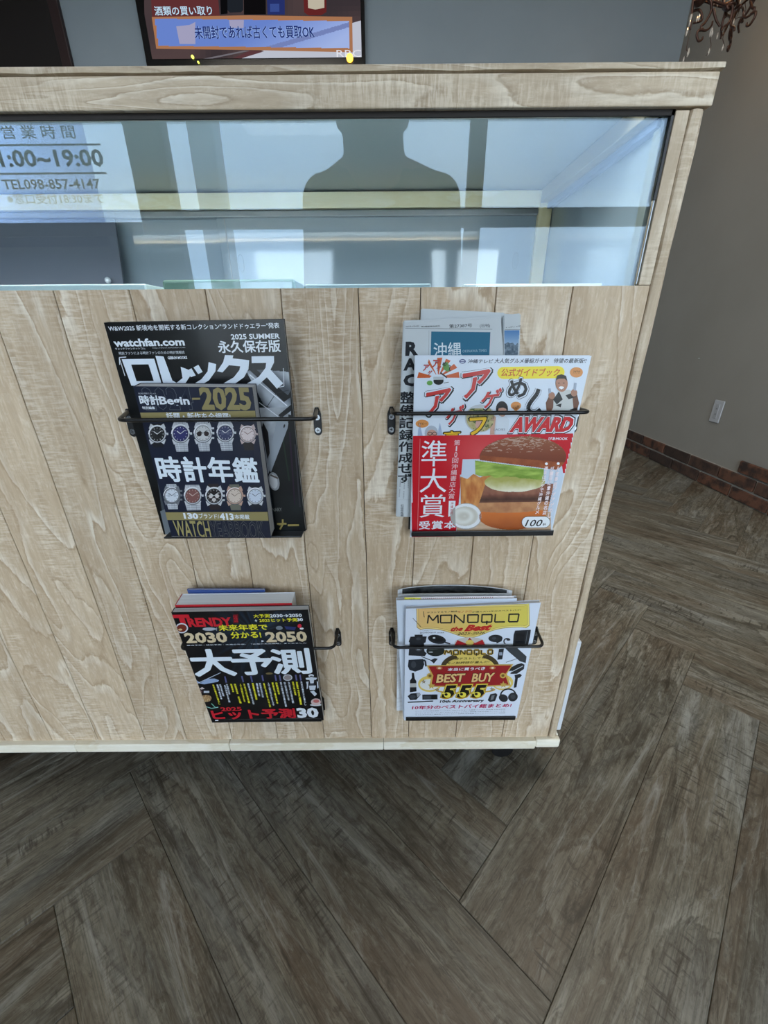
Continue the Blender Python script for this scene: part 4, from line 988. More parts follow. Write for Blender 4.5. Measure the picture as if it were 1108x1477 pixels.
def food(x, y): return lerpc((110, 70, 44), (232, 206, 150), fbm(x * 2, y, .05, 4))
a.raster(325, 530, 475, 630, 26, 16, food, 6, lambda x, y: ((x - 400) / 72) ** 2 + ((y - 580) / 48) ** 2 < 1)
a.line([(390, 690), (470, 715), (560, 700)], 10, (140, 196, 186), 6); a.line([(470, 650), (520, 700)], 10, (120, 190, 170), 6)
cols = [(495, 395, 582, 665, 1), (552, 395, 606, 598, 0), (588, 395, 634, 556, 0), (650, 405, 712, 640, 0), (680, 395, 714, 535, 0), (735, 390, 766, 505, 1), (785, 390, 824, 530, 1), (830, 560, 862, 655, 1), (858, 390, 914, 635, 1), (908, 390, 974, 655, 1), (962, 385, 1034, 670, 0), (1022, 385, 1074, 610, 1)]
kana = ['未来の働き方と暮らし', '新素材で電池革命', '空飛ぶ車が実現', '食の未来を大予測', '宇宙旅行元年', '健康寿命', '自動運転車', '経済圏', '人工知能が変える', '次世代の通信網', '脱炭素社会の主役', '再生医療の最前線']
for k, (x0, y0, x1, y1, yl_) in enumerate(cols): a.vt(kana[k], (x0, y0), (x1, y1), 26, YE if yl_ else (214, 222, 234), .06, 5, .95)
for x0 in (660, 886, 1006): a.line([(x0 - 6, 292), (x0 + 14, 374)], 20, (88, 92, 140), 4)
a.frame(360, 940, 9.233)
cols = [(10, 385, 60, 610, 1), (62, 385, 96, 565, 0), (104, 385, 144, 580, 0), (156, 385, 238, 715, 1), (216, 380, 282, 690, 0), (272, 380, 336, 670, 1), (322, 380, 360, 545, 1), (382, 378, 450, 712, 0), (432, 378, 488, 630, 0), (488, 376, 544, 665, 0), (542, 374, 578, 560, 1), (592, 372, 650, 690, 1), (654, 370, 708, 695, 0)]
for k, (x0, y0, x1, y1, yl_) in enumerate(cols): a.vt(kana[(k * 5) % 12], (x0, y0), (x1, y1), 26, YE if yl_ else (214, 222, 234), .06, 5, .95)
for x0 in (140, 312, 370, 585, 642): a.line([(x0 - 4, 285), (x0 + 10, 362)], 20, (96, 98, 148), 4)
a.ell(476, 320, 62, 42, (206, 210, 216), 6); a.ell(476, 320, 50, 32, (150, 140, 140), 7); a.ell(232, 262, 46, 14, (120, 106, 70), 6)
for p in ([(714, 330), (790, 320), (866, 330), (850, 355), (826, 356), (820, 400), (775, 402), (766, 356), (720, 352)], [(755, 432), (850, 432), (838, 490), (766, 490)], [(770, 510), (820, 500), (862, 545), (830, 575), (800, 540)], [(718, 380), (752, 376), (748, 410), (742, 470), (724, 476), (728, 420)], [(862, 376), (878, 380), (884, 460), (866, 470)]): a.poly(p, (206, 214, 224), 6)
a.ell(788, 300, 36, 20, (214, 220, 228), 6); a.ell(790, 308, 22, 8, (40, 44, 54), 7); a.ell(796, 416, 36, 14, (60, 66, 78), 7)
a.ell(846, 650, 66, 46, (214, 190, 186), 6); a.ell(846, 690, 80, 16, (206, 210, 214), 5); a.ell(850, 640, 40, 22, (198, 110, 106), 7)
a.frame(230, 830, 4.104)
a.t('2025', 346, 786, 470, 762, RD, .03, 0, 9)
a.t('ヒット予測', 292, 836, 788, 774, RD, .075, 0, 10); a.t('30', 796, 834, 924, 772, WH, .05, 0, 10)
a.rect(312, 838, 330, 850, WH, 6)
a.build('cover_print', M['print'], rt)

# ---- lower right rack
# curved open magazine at the back: pages arch towards the wall
bk = thing('photo_magazine', 'black and white photo magazine bowed open at the back of the lower right rack', 'magazine', tuple(ony(650, 1034, .5425)), 'lower right rack')
def arch(d, zt, inset=0):
    pts = []
    x0, x1 = ony(572, 858, .53).x, ony(737, 862, .528).x
    for i in range(25):
        t = i / 24; x = x0 + (x1 - x0) * t; pts.append((x, .530 + d * math.sin(PI * min(1, t * 1.02)) ** .6 + .004 * (1 - t) * (d > .004)))
    return pts
for nm, d, m_ in (('back_leaves', .0150, M['pagew']), ('front_leaves', .0010, M['pagew'])):
    b = bmesh.new(); P = arch(d, 0); zt = .4475 if nm == 'back_leaves' else .4425; zb = .175
    A = [[b.verts.new((x, (y if z > .3 else .5415 + (y - .530) * .35) + o, z)) for x, y in P] for o, z in ((0, zb), (0, zt), (.0016, zt), (.0016, zb))]
    for q in range(4):
        for i in range(24): b.faces.new((A[q][i], A[q][i + 1], A[(q + 1) % 4][i + 1], A[(q + 1) % 4][i]))
    b.faces.new([A[q][0] for q in range(4)]); b.faces.new([A[q][-1] for q in range(4)][::-1])
    put(obj(nm, b, m_), bk)
b = bmesh.new(); P = arch(.0146, 0)[1:-1]; vs = [[b.verts.new((x, y - .0002, z)) for x, y in P] for z in (.42, .4470)]
for i in range(len(P) - 1): b.faces.new((vs[0][i], vs[0][i + 1], vs[1][i + 1], vs[1][i]))
pm = mat('printed_photo', (40, 42, 44), .4); g_ = N(pm, 'NewGeometry').outputs['Position']
L(pm, ramp(pm, noise(pm, g_, 1, (60, 60, 120), 4), [(.35, (14, 14, 16)), (.5, (52, 56, 58)), (.7, (84, 88, 90))]), pm.node_tree.nodes['Principled BSDF'].inputs['Base Color'])
put(obj('photo_page', b, pm, label='dark grey photo page'), bk)
# white catalogue between, yellow tab and red hatch along its head
rt, a = book('white_catalogue', 'white magazine with a yellow and red hatched head strip behind the best-buy magazine', [(569.5, 866), (744, 866), (715, 1035), (577, 1037)], .5150, .5330, .0060, (214, 224, 236), M['page'], 'lower right rack')
a.frame(555, 835, 9.233)
a.build('cover_print', M['print'], rt) if a.V else None
hs = Art([ony(581, 861.5, .5195), ony(740, 862.5, .5195), ony(740, 868, .5165), ony(581, 868, .5165)], [(581, 861.5), (740, 862.5), (740, 868), (581, 868)])
hs.rect(581, 861.5, 740, 868, (206, 200, 202), 2); hs.poly([(581.5, 862), (609, 863), (608, 867.5), (582, 867.8)], (222, 214, 60), 4); hs.t('特集', 590, 866.6, 600, 864, (120, 110, 40), .02, 0, 5)
for k in range(34): hs.line([(612 + k * 3, 867), (614 + k * 3, 863.4)], .9, (150, 70, 66), 4)
hs.build('head_strip', M['print'], rt, 'yellow strip with red hatching')

rt, a = book('bestbuy_magazine', 'white magazine with gold banner and best-buy headline in the lower right rack', [(583, 878.5), (778.3, 872.8), (740.8, 1038.6), (578, 1039.5)], .5080, .5260, .0065, (220, 228, 240), M['page'], 'lower right rack')
a.frame(550, 830, 4.432)
G1 = (226, 200, 104); G2 = (206, 170, 84); BK = (30, 32, 36)
a.poly([(150, 212), (1008, 190), (842, 925), (128, 925)], (222, 230, 242), 1)
def bsh(g):
    xs = [214 - g + (936 + 2 * g - 214) * k / 60 for k in range(61)]
    ed = lambda x: max(0, 1 - min(x - xs[0], xs[-1] - x) / 22)
    top = lambda x: 203 - (x - 240) * .012 - g - 6 * ed(x)
    bot = lambda x: 344 + g + 62 * math.exp(-((x - 548) / 140.) ** 2) - 10 * ed(x) + 6 * math.exp(-((x - 236) / 16.) ** 2) + 6 * math.exp(-((x - 912) / 16.) ** 2)
    return xs, top, bot
def gcol(a_, b_):
    return lambda x, t: tuple(p + (q - p) * min(1, max(0, (x - 240) / 650 + .2 * (t - .5))) for p, q in zip(a_, b_))
for g, ca, cb, l_ in ((0, (176, 136, 64), (170, 150, 60), 2), (-4, (238, 208, 140), (236, 222, 130), 3), (-11, (196, 158, 84), (194, 172, 78), 3.4), (-14, (232, 190, 122), (222, 206, 92), 4)):
    xs, tp_, bt_ = bsh(g); a.strip(xs, tp_, bt_, gcol(ca, cb), l_, 4)
a.t('テストするモノ雑誌', 280, 246, 472, 230, BK, .02, 0, 5); a.t('モノクロ', 474, 246, 562, 230, (200, 70, 40), .02, 0, 5); a.t('が選んだ10年分のベストバイ!', 566, 246, 880, 228, BK, .02, 0, 5)
# title letters in squared strokes
def glyph_line(pts, wd=9): a.line(pts, wd, BK, 6)
y0, y1 = 256, 310
glyph_line([(282, y1), (290, y0), (316, 292), (348, y0), (350, y1)]); glyph_line([(366, y0 + 3), (436, y0 + 3), (432, y1 - 3), (364, y1 - 3), (366, y0)]); glyph_line([(452, y1), (454, y0), (512, y1), (516, y0)])
glyph_line([(538, y0 + 3), (606, y0 + 3), (602, y1 - 3), (538, y1 - 3), (538, y0)]); glyph_line([(630, y0 + 3), (694, y0 + 3), (690, y1 - 3), (626, y1 - 3), (630, y0)]); glyph_line([(660, 298), (658, 322)], 9)
glyph_line([(716, y0), (710, y1 - 3), (776, y1 - 3)]); glyph_line([(804, y0 + 3), (868, y0 + 3), (858, y1 - 3), (800, y1 - 3), (804, y0)])
a.t('the', 428, 362, 506, 332, (196, 48, 40), .05, .4, 6); a.t('Best', 514, 364, 694, 318, (200, 44, 40), .06, .4, 6); a.t('2025-2026', 470, 386, 646, 366, (40, 36, 34), .01, .3, 7)
a.line([(190, 274), (240, 330)], 3, BK, 5); a.line([(258, 232), (262, 270)], 4, BK, 5)
a.t('モノクロ特別編集シリーズ', 234, 360, 312, 352, (120, 124, 130), 0, 0, 5); a.t('MONOQLO', 234, 374, 334, 364, (70, 74, 80), .02, 0, 5); a.t('特別編集', 342, 374, 386, 366, (90, 94, 100), .01, 0, 5)
DK = (40, 43, 48); DK2 = (66, 72, 78)
# coffee maker, pans
a.poly([(174, 392), (276, 392), (268, 430), (258, 434), (260, 486), (274, 500), (262, 518), (160, 512), (168, 430), (162, 424)], DK, 5); a.rect(200, 380, 250, 394, DK, 5); a.ell(224, 406, 16, 8, DK2, 6); a.ell(224, 468, 22, 18, (84, 88, 94), 6); a.rect(214, 458, 232, 476, (168, 172, 178), 7)
a.ell(340, 412, 58, 28, DK, 5, 12); a.ell(336, 408, 46, 18, (24, 26, 28), 6, 12); a.ell(322, 402, 8, 5, (220, 224, 228), 7); a.line([(392, 432), (424, 442)], 9, DK, 5); a.ell(330, 486, 58, 34, (34, 40, 38), 5); a.line([(288, 478), (370, 470)], 4, (90, 96, 94), 6); a.ell(300, 492, 14, 3, (210, 214, 218), 7)
a.line([(240, 520), (300, 545)], 5, DK, 5); a.poly([(296, 545), (324, 532), (344, 536), (318, 566)], DK, 5)
a.poly([(160, 540), (250, 536), (258, 570), (246, 600), (200, 616), (164, 604), (154, 580)], (36, 42, 50), 5); a.line([(248, 544), (264, 546), (268, 584)], 11, DK, 5); a.ell(190, 570, 16, 22, DK2, 6)
a.poly([(178, 624), (192, 624), (196, 660), (206, 676), (206, 742), (164, 748), (166, 672), (178, 656)], (30, 32, 34), 5); a.rect(165, 690, 206, 715, (186, 186, 182), 6)
a.poly([(150, 772), (170, 756), (226, 752), (232, 764), (204, 796), (166, 798)], DK, 5); a.ell(182, 776, 18, 12, DK2, 6); a.poly([(206, 752), (228, 754), (230, 766), (210, 780)], (160, 164, 168), 6)
a.rect(242, 764, 338, 796, DK, 5); a.ell(316, 780, 17, 15, (24, 26, 28), 6); a.rect(250, 772, 296, 790, DK2, 6); a.line([(150, 812), (310, 806)], 7, DK, 5)
a.ell(714, 412, 46, 24, DK, 5); a.ell(704, 410, 14, 9, DK2, 6); a.line([(720, 440), (755, 425)], 8, DK, 5); a.ring(788, 432, 24, 22, 8, DK, 5, 20, 240); a.ell(796, 420, 12, 8, DK, 5)
a.poly([(842, 364), (944, 360), (938, 400), (924, 458), (826, 456), (832, 390)], DK, 5); a.poly([(848, 378), (908, 374), (896, 448), (838, 448)], (26, 28, 32), 6); a.line([(922, 368), (908, 450)], 3, (110, 116, 122), 7)
a.poly([(736, 480), (768, 478), (756, 546), (724, 548)], DK, 5); a.rect(736, 500, 756, 520, (150, 160, 176), 6)
a.poly([(770, 470), (850, 472), (914, 530), (908, 572), (870, 560), (800, 500)], (60, 64, 68), 5); a.line([(862, 540), (780, 566)], 2.5, DK, 5)
a.poly([(788, 610), (850, 580), (880, 572), (900, 582), (896, 610), (850, 640), (806, 640), (818, 620), (792, 624)], DK, 5); a.line([(812, 628), (890, 590)], 4, (206, 214, 224), 6)
a.poly([(834, 648), (870, 640), (882, 650), (870, 664), (856, 668), (846, 726), (828, 730), (838, 668)], DK, 5)
a.poly([(676, 768), (712, 762), (722, 772), (706, 812), (672, 818), (658, 806)], DK, 5); a.poly([(684, 776), (704, 774), (694, 802), (676, 806)], (120, 124, 128), 6)
a.ring(792, 778, 54, 46, 9, DK, 5, 0, 180); a.ell(760, 794, 30, 24, DK, 6, 20); a.ell(822, 788, 32, 28, DK, 6, -20); a.ell(822, 786, 16, 14, DK2, 7)
# crown and badge
a.ell(548, 438, 98, 36, (206, 200, 192), 3); a.poly([(450, 452), (470, 418), (520, 440), (548, 404), (580, 440), (630, 418), (646, 452)], (178, 40, 42), 5); a.ell(548, 436, 26, 18, G1, 6)
a.ell(548, 590, 186, 92, G2, 4); a.ell(548, 590, 178, 86, G1, 5); a.ring(548, 590, 186, 96, 30, (74, 62, 40), 6, 0, 60); a.ring(548, 590, 186, 96, 30, (74, 62, 40), 6, 120, 180)
for off, c_, w_, l_ in ((0, (206, 170, 60), 14, 7), (0, BK, 6, 8)):
    for pts in ([(386, 510), (396, 482), (412, 500), (428, 482), (432, 512)], [(444, 484), (474, 484), (474, 510), (444, 510), (444, 484)], [(486, 512), (488, 484), (516, 510), (518, 484)], [(530, 484), (560, 484), (560, 510), (530, 510), (530, 484)], [(576, 484), (606, 484), (606, 510), (576, 510), (576, 484)], [(590, 502), (590, 520)], [(622, 484), (620, 510), (650, 510)], [(666, 484), (694, 484), (692, 510), (664, 510), (666, 484)]): a.line(pts, w_, c_, l_)
a.t('16年間テストしてきた', 396, 546, 676, 526, (60, 50, 30), .02, .1, 8); a.t('モノ批評誌が選んだ!', 400, 572, 672, 552, (60, 50, 30), .02, .1, 8)
a.ell(290, 696, 74, 52, G1, 4); a.ell(290, 700, 62, 36, (226, 226, 220), 5); a.ell(756, 694, 70, 50, G1, 4); a.ell(754, 700, 56, 34, (226, 226, 220), 5); a.ell(520, 740, 190, 24, G2, 3); a.ell(520, 734, 178, 20, (222, 230, 242), 4)
a.poly([(272, 576), (826, 578), (784, 640), (808, 714), (560, 722), (286, 714), (302, 640)], G2, 9); a.poly([(284, 582), (814, 584), (772, 642), (794, 706), (560, 714), (298, 706), (314, 642)], (156, 34, 38), 10)
for cx, cy in ((352, 594), (692, 598)): a.ell(cx, cy, 20, 10, (190, 120, 70), 11); a.ell(cx, cy, 9, 5, (240, 220, 200), 12)
for cx, cy in ((292, 642), (758, 648)): a.ell(cx, cy, 20, 17, G2, 11); a.ell(cx, cy, 10, 9, (120, 96, 40), 12)
def star(cx, cy, r, col, lay): a.poly([(cx + (r if k % 2 == 0 else r * .42) * math.sin(k * PI / 5), cy - (r if k % 2 == 0 else r * .42) * math.cos(k * PI / 5)) for k in range(10)], col, lay)
for cx, cy in ((252, 680), (336, 734), (780, 680), (686, 736)): star(cx, cy, 15, (120, 100, 80), 6); star(cx, cy, 8, (190, 170, 130), 7)
for cx, cy in ((300, 706), (760, 706)): star(cx, cy, 24, (200, 170, 80), 12)
a.t('本当に買うべき', 404, 614, 644, 590, WH, .05, .1, 12)
a.t('BEST', 328, 690, 518, 627, (60, 16, 18), .06, .1, 11); a.t('BUY', 554, 690, 708, 627, (60, 16, 18), .06, .1, 11)
a.t('BEST', 332, 688, 514, 630, (232, 196, 130), .03, .1, 12); a.t('BUY', 558, 688, 704, 630, (232, 196, 130), .03, .1, 12)
for k, x in enumerate((364, 462, 556)):
    for bd, c_, l_, g_o in ((.13, (190, 150, 40), 12, 8), (.10, (240, 222, 90), 13, 4), (.05, (22, 20, 18), 14, 0)): a.t('5', x - g_o, 786 + g_o, x + 92 + g_o, 704 - g_o, c_, bd, .2, l_)
    a.ell(x + 36, 766, 22, 17, (238, 222, 80), 15); a.ell(x + 28, 762, 10, 8, (22, 20, 18), 16)
a.t('10th Anniversary', 352, 822, 634, 798, BK, .03, .1, 8); a.t('10年分のベストバイ総まとめ!', 176, 858, 812, 828, (196, 36, 90), .04, .1, 8)
for yy, s_ in ((866, 'テレビ ドラム式洗濯機 ヘッドホン プロジェクター 冷蔵庫 パソコン 炊飯器 空気清浄機'), (878, 'オーディオ コーヒーメーカー スマートフォン イヤホン 掃除機 水筒 弁当箱 スーツケース 枕'), (889, 'ワイン ウイスキー 調味料 レトルトカレー 日用品 保存容器 キャンプ ファッション 文房具')): a.t(s_, 196, yy + 5, 770, yy - 3, (70, 74, 84), .01, 0, 6)
a.build('cover_print', M['print'], rt)

# ================================================================ BACK OF THE ROOM
# television
tv = thing('television', 'black wall television showing a blue caption box above the counter', 'television', (-.76, 3.36, 2.3))
TY = 3.36
def tp(x, y): p = ony(x, y, TY); return (p.x, p.z)
(x0, zt), (x1, zb) = tp(210, 0), tp(537.5, 94)
xl = tp(222, 92)[0]; zb = 2.285
put(obj('bezel', box(xl, x1, TY, TY + .05, zb, zb + .86, .006), mat('gloss_black_bezel', (12, 12, 14), .2)), tv)
sx0, sx1, sz0 = tp(237, 82)[0] - .03, x1 - .02, tp(380, 82)[1]
scr = [(sx0, TY - .002, zb + .83), (sx1, TY - .002, zb + .83), (sx1, TY - .002, sz0), (sx0, TY - .002, sz0)]
def px_of(p):     # project a point back to photograph pixels (only to define the print frame of the flat screen)
    v = p - EYE; cp, sp = math.cos(PITCH), math.sin(PITCH); fy = v.y * cp - v.z * sp; uy = v.y * sp + v.z * cp
    u, w_ = v.x / fy, uy / fy; c, s_ = math.cos(-ROLL), math.sin(-ROLL); u, w_ = c * u - s_ * w_, s_ * u + c * w_
    return (CX + u * F, CY - w_ * F)
a = Art(scr, [px_of(Vector(p)) for p in scr])
a.frame(200, 0, 6.156)
def scn(x, y):
    c = lerpc((78, 62, 62), (50, 44, 48), vn(x, y, .004)); return c
a.raster(120, -400, 2080, 500, 40, 20, scn, 1)
a.poly([(170, -300), (760, -300), (790, 132), (190, 128)], (88, 44, 46), 2)
a.poly([(1050, 505), (960, 505), (1500, 330), (2100, 180), (2100, 505)], (176, 180, 192), 3); a.poly([(640, 500), (1000, 430), (1060, 432), (720, 505)], (104, 100, 106), 2); a.poly([(900, 500), (1050, 432), (1180, 440), (980, 505)], (84, 52, 56), 4)
a.poly([(790, -300), (860, -300), (860, 100), (800, 105)], (10, 10, 12), 4); a.poly([(860, -300), (1000, -300), (1000, 70), (980, 90), (880, 92), (860, 70)], (28, 32, 38), 4); a.poly([(1005, -300), (1200, -300), (1200, 112), (1005, 112)], (12, 11, 13), 4)
a.poly([(1205, -300), (1370, -300), (1368, 118), (1215, 114)], (34, 44, 96), 4); a.rect(1238, 20, 1320, 90, (52, 70, 130), 5); a.poly([(1530, -300), (1740, -300), (1738, 100), (1690, 128), (1580, 128), (1540, 100)], (90, 34, 34), 4); a.poly([(1572, -200), (1722, -200), (1720, 62), (1640, 76), (1576, 62)], (176, 168, 150), 5)
a.poly([(186, 120), (1046, 118), (1966, 146), (1966, 462), (1046, 426), (222, 402)], (156, 108, 76), 6)
def cap(x, y):
    c = lerpc((96, 122, 190), (150, 168, 214), np.clip((x - 1100) / 900 + (y - 250) / 600, 0, 1)); d = np.abs((y - 380) + (x - 1350) * .28) < 22; return np.where(d[..., None], np.array((108, 122, 172.)), c)
a.raster(214, 130, 2056, 440, 70, 24, cap, 7, lambda x, y: (y > 134 + (x - 214) * .029) & (y < 376 + (x - 240) * .0285) & (x > 214 + (y - 134) * .11) & (x < 1942))
a.poly([(402, 206), (520, 196), (572, 170), (570, 366), (430, 362)], (150, 148, 176), 8); a.poly([(872, 158), (1004, 160), (1000, 230), (880, 228)], (150, 148, 176), 8)
a.t('酒類の買い取り', 212, 108, 722, 30, (176, 206, 226), .03, 0, 9)
for bd, c_, l_ in ((.09, (158, 186, 230), 9), (.04, (30, 44, 104), 10)): a.t('未開封であれば古くても買取OK', 565, 322, 1628, 214, c_, bd, 0, l_)
a.t('RBC', 1822, 502, 2040, 440, (214, 214, 220), 0, 0, 9)
em = bpy.data.materials.new('lit_screen'); em.use_nodes = True; em.node_tree.nodes.clear(); _o = N(em, 'OutputMaterial'); _e = N(em, 'Emission'); _e.inputs[1].default_value = .8
_a = N(em, 'Attribute', attribute_name='Col'); L(em, _a.outputs['Color'], _e.inputs[0]); L(em, _e.outputs[0], _o.inputs[0])
put(obj('screen', box(sx0, sx1, TY - .0015, TY, sz0, zb + .83), mat('screen_glass', (10, 10, 12), .1)), tv)
a.build('screen_picture', em, tv)
lx, lz = tp(515, 84); put(obj('lamp_reflection', disc((lx, lz), .020, TY - .012, TY - .004, 18), mat('amber_reflection', (255, 190, 60), emit=((255, 190, 60), 2.5))), tv)  # glowing discs stand in for room lamps reflected in the television
lx, lz = tp(289, 79); gm = mat('green_reflection', (190, 200, 70), emit=((200, 210, 80), 2.2))
for dx, dz, rr in ((0, 0, .008), (.03, -.024, .005)): put(obj('lamp_reflection', disc((lx + dx, lz + dz), rr, TY - .012, TY - .004, 12), gm, label='small yellow-green reflection of a room lamp, built as a glowing disc'), tv)

# outlet
def wp(x, y):
    r = ray(x, y); p = EYE + r * (RX / r.x); return p
ol = thing('wall_outlet', 'white double wall socket above the brick skirting', 'socket', (RX, 2.268, .40))
put(obj('cover_plate', box(RX - .007, RX - .0002, 2.233, 2.303, .341, .459, .004, 3), mat('socket_white', (176, 178, 182), .4)), ol)
put(obj('socket_insert', box(RX - .009, RX - .006, 2.255, 2.281, .362, .438, .0015, 2), mat('socket_insert_white', (166, 168, 172), .4)), ol)
for z in (.385, .415):
    for dy in (-.0035, .0035): put(obj('socket_slot', box(RX - .0096, RX - .0088, 2.268 + dy - .0008, 2.268 + dy + .0008, z - .004, z + .004), M['slot']), ol)
sp_ = wp(1012, 524); o = obj('wall_mark', box(RX - .0012, RX - .0001, sp_.y - .006, sp_.y + .006, sp_.z - .0015, sp_.z + .0015, .0003, 1), M['white']); o['label'] = 'tiny white plaster fleck on the grey wall'; o['category'] = 'mark'

# chandelier
ch = thing('chandelier', 'brown scrolled metal chandelier with hanging crystal drops in the upper right corner', 'chandelier', (1.40, 2.30, 2.9))
bron = mat('bronze_metal', (74, 52, 44), .35, .7); crys = mat('crystal_drop', (214, 206, 196), .05, spec=1.0, metal=.5); bulb = mat('warm_bulb', (255, 214, 150), emit=((255, 200, 130), 30))
CHY = 2.3; ccx = 1.40
def cp_(x, y, dy=0): p = ony(960 + x / 7.385, y / 7.385, CHY); return Vector((p.x, CHY + dy, p.z))
put(obj('stem', lathe((ccx, CHY, 2.02), [(.004, 0), (.02, .02), (.035, .06), (.02, .11), (.012, .16), (.03, .24), (.012, .32), (.006, .36), (.006, .84), (.04, .86), (.05, .88)], 20), bron, smooth=True), ch)
curves = [[(500, 20), (560, 60), (575, 130), (560, 200), (500, 300), (462, 330), (470, 372), (520, 376), (570, 330), (584, 280)],
          [(408, 140), (440, 128), (480, 130), (504, 180), (500, 240), (440, 262), (408, 270)],
          [(560, 180), (570, 240), (590, 310), (625, 370)], [(480, 370), (432, 380), (414, 430), (430, 488), (465, 480), (478, 446)],
          [(940, 0), (900, 50), (840, 84), (770, 100), (690, 90), (600, 60), (540, 40), (460, 70)], [(720, 190), (700, 160), (760, 150), (756, 220), (740, 290), (712, 340), (660, 380), (642, 420)],
          [(395, -60), (388, 20), (372, 140), (356, 260), (346, 370)], [(730, -40), (740, 60), (752, 150)], [(560, 100), (640, 130), (720, 160)]]
def rotp(p, an):
    d = p - Vector((ccx, CHY, p.z)); c, s_ = math.cos(an), math.sin(an); return Vector((ccx + d.x * c - d.y * s_, CHY + d.x * s_ + d.y * c, p.z))
for an in (0, 1.9, 3.9):
    for k, cv in enumerate(curves):
        if an and k in (6,): continue
        pts = spline([cp_(x, y, .02 * math.sin(k * 2.1)) for x, y in cv], 5)
        pts = [rotp(p, an) for p in pts] if an else pts
        n_ = len(pts); put(obj('scroll_arm', tube(pts, [.0052 * (1 - .35 * i / n_) for i in range(n_)], 7), bron, smooth=True), ch)
def drop(p, s_=.010, yaw=0):
    b = bmesh.new(); lathe(tuple(p), [(.0008, s_ * 1.6), (s_ * .35, s_ * .8), (s_ * .5, 0), (s_ * .28, -s_ * .9), (.0006, -s_ * 1.5)], 6, b); return put(obj('crystal_drop', b, crys), ch)
def chain(pts):
    b = bmesh.new(); tube(spline([cp_(*p) for p in pts], 4), .0012, 5, b); put(obj('drop_chain', b, bron), ch)
chain([(395, 0), (370, 140), (355, 290), (345, 380), (320, 480), (300, 575), (320, 610), (295, 650), (262, 694)]); chain([(560, 390), (556, 460), (565, 540), (545, 600), (510, 650)]); chain([(712, 360), (712, 400), (690, 470), (705, 540), (685, 580)]); chain([(960, 10), (935, 100), (940, 160), (915, 230), (850, 250), (808, 296)]); chain([(870, 40), (850, 120), (862, 190), (830, 260)])
for p in ((440, 240), (418, 255), (355, 235), (340, 300), (308, 395), (450, 25), (790, 25), (645, 88), (575, 380), (578, 415), (633, 440), (320, 612), (540, 606), (688, 565), (808, 294), (885, 62), (915, 232), (430, 60), (610, 60), (775, 40), (268, 688), (560, 405)): drop(cp_(*p), random.uniform(.006, .0105))
for x, y in ((435, 100), (755, 150)):
    p = cp_(x, y); put(obj('drip_cup', lathe((p.x, p.y, p.z - .008), [(.004, 0), (.012, .004), (.022, .012), (.024, .016), (.006, .016)], 14), bron, smooth=True), ch)
for an in (.6, 2.6, 4.6):
    p = Vector((ccx + .16 * math.cos(an), CHY + .16 * math.sin(an), 2.16)); put(obj('candle_bulb', lathe(tuple(p), [(.008, -.05), (.008, 0), (.012, .02), (.009, .045), (.002, .06)], 10), bulb, smooth=True), ch)
    put(obj('scroll_arm', tube(spline([(ccx, CHY, 2.12), (ccx + .08 * math.cos(an), CHY + .08 * math.sin(an), 2.06), tuple(p - Vector((0, 0, .05)))], 6), .005, 7), bron, smooth=True), ch)

# ================================================================ PHOTOGRAPHER (seen only as a reflection in the showcase glass)
pr = thing('person', 'dark silhouetted person holding up a phone, reflected in the showcase glass', 'person', (0, -.3, 0))
def cap_bm(b, p, q, r0, r1, n=14, m_=6):
    p, q = Vector(p), Vector(q); d = (q - p); l = d.length; d.normalize(); pts = []; rad = []
    for i in range(m_ + 1):
        t = PI / 2 * (1 - i / m_); pts.append(p - d * r0 * math.sin(t)); rad.append(max(r0 * math.cos(t), .0005))
    for i in range(1, m_ + 1):
        t = PI / 2 * i / m_; pts.append(q + d * r1 * math.sin(t)); rad.append(max(r1 * math.cos(t), .0005))
    tube(pts, rad, n, b)
def elli(b, c, rx, ry, rz, rot=None):
    r = bmesh.ops.create_uvsphere(b, u_segments=20, v_segments=14, radius=1); M_ = Matrix.Diagonal((rx, ry, rz, 1)); M_ = (rot.to_4x4() @ M_) if rot else M_
    bmesh.ops.transform(b, matrix=Matrix.Translation(c) @ M_, verts=r['verts'])
def remesh(o, vs, sm=4):
    m_ = o.modifiers.new('fuse', 'REMESH'); m_.mode = 'VOXEL'; m_.voxel_size = vs; m_.use_smooth_shade = True
    s_ = o.modifiers.new('relax', 'SMOOTH'); s_.iterations = sm; s_.factor = .5
HX, HY, HZ = -.020, -.125, 1.290
SH = [(-.142, -.150, 1.120), (.142, -.150, 1.118)]; EL = [(-.168, -.155, .880), (.176, -.165, .865)]; WR = [(-.075, -.055, .775), (.075, -.055, .772)]
HP = [(-.085, -.30, .66), (.085, -.30, .66)]; KN = [(-.13, -.03, .385), (.13, -.03, .385)]; AN = [(-.11, -.25, .085), (.11, -.25, .085)]
b = bmesh.new(); T = (0, -.26, .70); CHS = (0, -.185, 1.02)
cap_bm(b, T, CHS, .115, .125); cap_bm(b, (-.075, -.17, 1.08), (.075, -.17, 1.08), .085, .085); cap_bm(b, (-.06, -.28, .67), (.06, -.28, .67), .11, .11)
cap_bm(b, (-.01, -.165, 1.12), (HX, HY - .02, HZ - .04), .080, .074)
for sx in (-1, 1): cap_bm(b, (-.02 + sx * .045, -.16, 1.175), (sx * .13, -.155, 1.130), .045, .050)
elli(b, (HX, HY, HZ + .005), .082, .098, .110); elli(b, (HX, HY + .03, HZ - .055), .055, .06, .055); elli(b, (HX, HY + .095, HZ - .01), .012, .018, .02)
elli(b, (HX, HY + .083, HZ - .052), .024, .010, .008)
for sx in (-1, 1):
    elli(b, (HX + sx * .079, HY - .01, HZ - .005), .008, .02, .032); elli(b, (HX + sx * .03, HY + .078, HZ + .012), .016, .012, .010)
